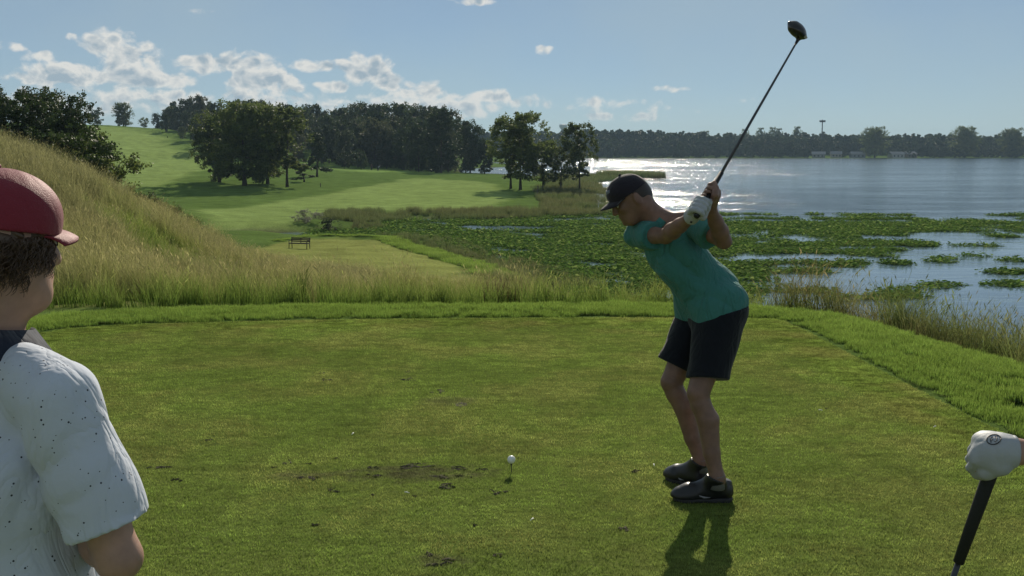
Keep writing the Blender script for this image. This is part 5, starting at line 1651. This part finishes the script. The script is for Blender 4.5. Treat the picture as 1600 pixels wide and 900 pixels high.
# ------------------------------------------------------------------ divots and litter on the tee
def build_divots():
    soil = plain('divot_soil', (0.062, 0.055, 0.038), 0.95, 0.1, 0.6, 60, bump=0.8)
    marks = [(720, 634, 17, 5), (685, 613, 12, 3), (640, 731, 30, 4), (690, 748, 22, 4), (735, 748, 5, 4), (776, 772, 12, 4), (700, 762, 26, 4), (475, 749, 22, 4), (448, 726, 10, 3), (484, 727, 7, 2), (527, 718, 6, 3), (580, 733, 16, 2), (590, 745, 14, 2), (520, 769, 14, 3), (672, 872, 8, 8), (692, 882, 26, 5), (776, 871, 12, 3), (974, 831, 10, 5), (586, 776, 9, 2), (648, 778, 6, 2), (716, 734, 18, 3), (752, 736, 10, 2), (430, 733, 8, 2), (497, 823, 10, 2), (742, 823, 7, 2), (504, 585, 6, 2), (515, 595, 10, 2), (637, 582, 4, 2), (640, 595, 14, 2), (990, 738, 14, 2), (250, 733, 18, 3), (275, 752, 10, 2), (330, 690, 9, 2), (1290, 640, 5, 1)]
    gq = np.random.default_rng(12)
    for px, py, a, b in marks:
        c = gnd(px, py, 0.0); q = gnd(px + a, py, 0.0); w = gnd(px, py - b, 0.0)
        rx = np.linalg.norm(q - c); ry = np.linalg.norm(w - c)
        mb = MB()
        # torn turf: a few overlapping shards of soil with ragged rims, barely above the cut blades
        for s_ in range(3 + int(a > 9) * 3):
            ox, oy = gq.normal(0, .42) * rx, gq.normal(0, .42) * ry
            sx, sy = rx * gq.uniform(.22, .5), ry * gq.uniform(.25, .5)
            n = 9; an = gq.normal(.2, .25)
            V = [(ox, oy, gq.uniform(.010, .016))]
            for k in range(n):
                th = 2 * math.pi * k / n
                rr = gq.uniform(.45, 1.3)
                x_, y_ = sx * rr * math.cos(th), sy * rr * math.sin(th)
                V.append((ox + x_ * math.cos(an) - y_ * math.sin(an), oy + x_ * math.sin(an) + y_ * math.cos(an), gq.uniform(.003, .012)))
            mb.add(V, [(0, 1 + k, 1 + (k + 1) % n) for k in range(n)])
        mb.build('divot', soil, TEE_BOX, (float(c[0]), float(c[1]), 0.0), gq.uniform(-.2, .2))
    bits = [(1282, 641, 'lying right of the golfer'), (1460, 667, 'lying near the right rim of the tee'), (636, 770, 'lying left of the ball'), (551, 678, 'lying on the left half of the tee'), (831, 812, 'lying in front of the ball'), (1022, 727, 'lying beside the far shoe of the golfer')]
    for px, py, wh in bits:
        c = gnd(px, py, 0.014)
        th = gq.uniform(0, 3.1)
        dx, dy = .012 * math.cos(th), .012 * math.sin(th)
        o = MB().tube([(-dx, -dy, 0), (0, 0, .004), (dx, dy, .003)], [.0022, .0022, .0034], 7).build('broken_tee', WHITE, None, tuple(map(float, c)), smooth=True)
        tag(o, 'pale broken golf tee ' + wh, 'golf tee', 'broken tees on the turf')
build_divots()

# ------------------------------------------------------------------ bench and marker post on the lower ground
def build_bench():
    wood = plain('bench_wood', (0.045, 0.034, 0.026), 0.7, 0.3, 0.3, 8); iron = plain('bench_iron', (0.014, 0.014, 0.015), 0.5, 0.5)
    p = gnd(468, 390, -6.0); z = zat(p[0], p[1])
    b = empty('park_bench', (float(p[0]), float(p[1]), z), R(-14))
    tag(b, 'dark slatted bench standing on the lower tee', 'bench')
    for s in (-.74, .74):
        MB().tube([(s, .26, 0), (s, .24, .42), (s, .30, .86)], .03, 8).build('leg', iron, b, smooth=True)
        MB().tube([(s, -.28, 0), (s, -.24, .43), (s, -.26, .62)], .03, 8).build('leg', iron, b, smooth=True)
        MB().tube([(s, -.27, .62), (s, 0, .66), (s, .27, .62)], .026, 8).build('armrest', iron, b, smooth=True)
    st = MB().box((0, .0, .405), (1.5, .50, .02)).build('seat', iron, b)
    for i in range(4):
        MB().box((0, -.2 + .125 * i, .435), (1.6, .10, .035)).build('slat', wood, st)
    bk = MB().box((0, .272, .62), (.06, .02, .40)).build('backrest', iron, b)
    for i in range(3):
        MB().box((0, .245 + .015 * i, .56 + .12 * i), (1.6, .03, .09)).build('slat', wood, bk)
build_bench()
def build_posts():
    w = plain('weathered_post', (0.10, 0.085, 0.065), 0.9)
    for px, Y, top, lb in ((840, 178, 290, 'thin wooden marker post in the marsh grass below the peninsula trees'), (502, 203, 286, 'short dark post beside the slender fairway tree')):
        x = (px - 800) / F * Y; z = zat(x, Y); h = at(px, top, Y)[2] - z
        o = empty('marker_post', (x, Y, z)); tag(o, lb, 'post')
        MB().tube([(0, 0, -.3), (0, 0, h * .93)], [.09, .08], 8).build('shaft', w, o)
        MB().lathe([(.10, h * .92), (.11, h * .96), (.05, h)], 8).build('cap', w, o)
build_posts()

# ------------------------------------------------------------------ far landmarks
def build_tower():
    pale = plain('tower_paint', (0.42, 0.44, 0.46), 0.6)
    Y = 2300.0; x = (879 - 800) / F * Y; z = zat(x, Y); top = float(at(879, 194, Y)[2]); h = top - z
    o = empty('water_tower', (x, Y, z)); tag(o, 'pale water tower with a wide tank rising beyond the far trees', 'water tower')
    MB().lathe([(6.5, 0), (5.0, h * .25), (4.6, h * .72), (5.4, h * .80)], 20).build('column', pale, o, smooth=True)
    MB().lathe([(5.4, h * .80), (8.6, h * .87), (8.8, h * .97), (8.2, h * .985), (2.0, h)], 24).build('tank', pale, o, smooth=True)
    MB().lathe([(8.95, h * .90), (9.0, h * .91), (8.95, h * .92)], 24).build('walkway', pale, o)
    dk = plain('mast_steel', (0.06, 0.065, 0.07), 0.5)
    Y = 1010.0; x = (1279 - 800) / F * Y; z = zat(x, Y); h = float(at(1279, 187, Y)[2]) - z
    o = empty('light_mast', (x, Y, z)); tag(o, 'slim mast with a flat cluster of lamps above the far shore trees', 'mast')
    MB().tube([(0, 0, 0), (0, 0, h)], [.7, .45], 10).build('pole', dk, o)
    MB().lathe([(2.6, h - 2.4), (2.7, h - 2.2), (2.6, h - 2.0)], 12).build('platform', dk, o)
    for k in range(6):
        th = k * math.pi / 3
        MB().box((2.2 * math.cos(th), 2.2 * math.sin(th), h - 1.3), (1.3, 1.3, 1.4)).build('lamp', dk, o)
build_tower()
def build_houses():
    cols = [(0.24, 0.24, 0.23), (0.27, 0.25, 0.21), (0.15, 0.165, 0.175), (0.31, 0.31, 0.30), (0.2, 0.175, 0.14)]
    roof = plain('shingle_roof', (0.20, 0.20, 0.21), 0.8); gl = plain('window_glass', (0.02, 0.025, 0.03), 0.1, 0.6)
    desc = ['white', 'cream', 'grey', 'bright white', 'tan']
    for i, (px, Y, w) in enumerate(((1275, 918, 11), (1302, 922, 9), (1335, 916, 12), (1395, 917, 12), (1416, 920, 10))):
        x = (px - 800) / F * Y; z = zat(x, Y)
        h = empty('lake_house', (x, Y, z - .2), 0.15 * (i - 2))
        tag(h, '%s lakeside house with grey roof among the far shore trees' % desc[i], 'house', 'houses on the far shore')
        mt = plain('siding', cols[i], 0.8)
        MB().box((0, 0, 1.6), (w, 8, 3.2)).build('wall', mt, h)
        a = w / 2 + .5
        MB().add([(-a, -4.6, 3.15), (a, -4.6, 3.15), (a, 4.6, 3.15), (-a, 4.6, 3.15), (-a, 0, 5.6), (a, 0, 5.6)], [(0, 1, 5, 4), (2, 3, 4, 5), (0, 4, 3), (1, 2, 5), (0, 3, 2, 1)]).build('roof', roof, h)
        for k in (-1, 0, 1):
            MB().box((k * w * .3, -4.03, 1.7), (1.5, .1, 1.3)).build('window', gl, h)
build_houses()

# two tiny players with a bag on the far green
def build_far_players():
    dk = plain('far_clothes', (0.03, 0.03, 0.035), 0.9); lt = plain('far_shirt', (0.25, 0.27, 0.30), 0.9)
    for i, (px, Y, mt, lb) in enumerate(((582, 303, dk, 'tiny player in dark clothes on the far green'), (592, 301, lt, 'tiny player in a pale shirt bending on the far green'))):
        x = (px - 800) / F * Y; z = zat(x, Y)
        b = A(x, Y, z)
        g = base('person', tuple(map(float, b))); tag(g, lb, 'person')
        ln = .35 * i
        hp = b + A(0, 0, .92); ch = hp + A(ln, 0, .42 - .1 * i); hd = ch + A(ln * .5, 0, .30)
        sculpt('body', [E(hd, (.1, .1, .125)), C(ch + A(0, 0, .1), hd, .06, .06), *chain([b + A(-.12, 0, .05), b + A(-.1, 0, .5), hp + A(-.08, 0, 0)], [.06, .07, .1]), *chain([b + A(.12, 0, .05), b + A(.1, 0, .5), hp + A(.08, 0, 0)], [.06, .07, .1]), C(ch + A(.2, 0, .05), hp + A(.3 + ln, -.05, .05), .055, .045), C(ch + A(-.2, 0, .05), hp + A(-.28 + ln, -.05, .05), .055, .045)], .03, SKIN, g)
        sculpt('shirt', [C(hp, ch, .15, .18), C(ch + A(-.17, 0, .05), ch + A(.17, 0, .05), .08, .08)], .03, mt, g)
        sculpt('trousers', [C(hp, hp + A(0, 0, .05), .16, .15), C(hp + A(-.08, 0, 0), b + A(-.12, 0, .12), .12, .08), C(hp + A(.08, 0, 0), b + A(.12, 0, .12), .12, .08)], .03, dk, g)
build_far_players()
# ------------------------------------------------------------------ haze
def build_haze():
    m, t = new_mat('haze')
    v = t.n('ShaderNodeVolumePrincipled', {'Color': (0.55, 0.78, 1.0, 1), 'Density': HAZE, 'Anisotropy': 0.0})
    t.out(None, v.outputs[0])
    mb = MB().box((0, 1950, 30), (8600, 5400, 84))
    o = mb.build('haze', m)
    tag(o, 'thin pale summer haze over the lake and course', 'haze', kind='stuff')
HAZE = 0.00014
build_haze()
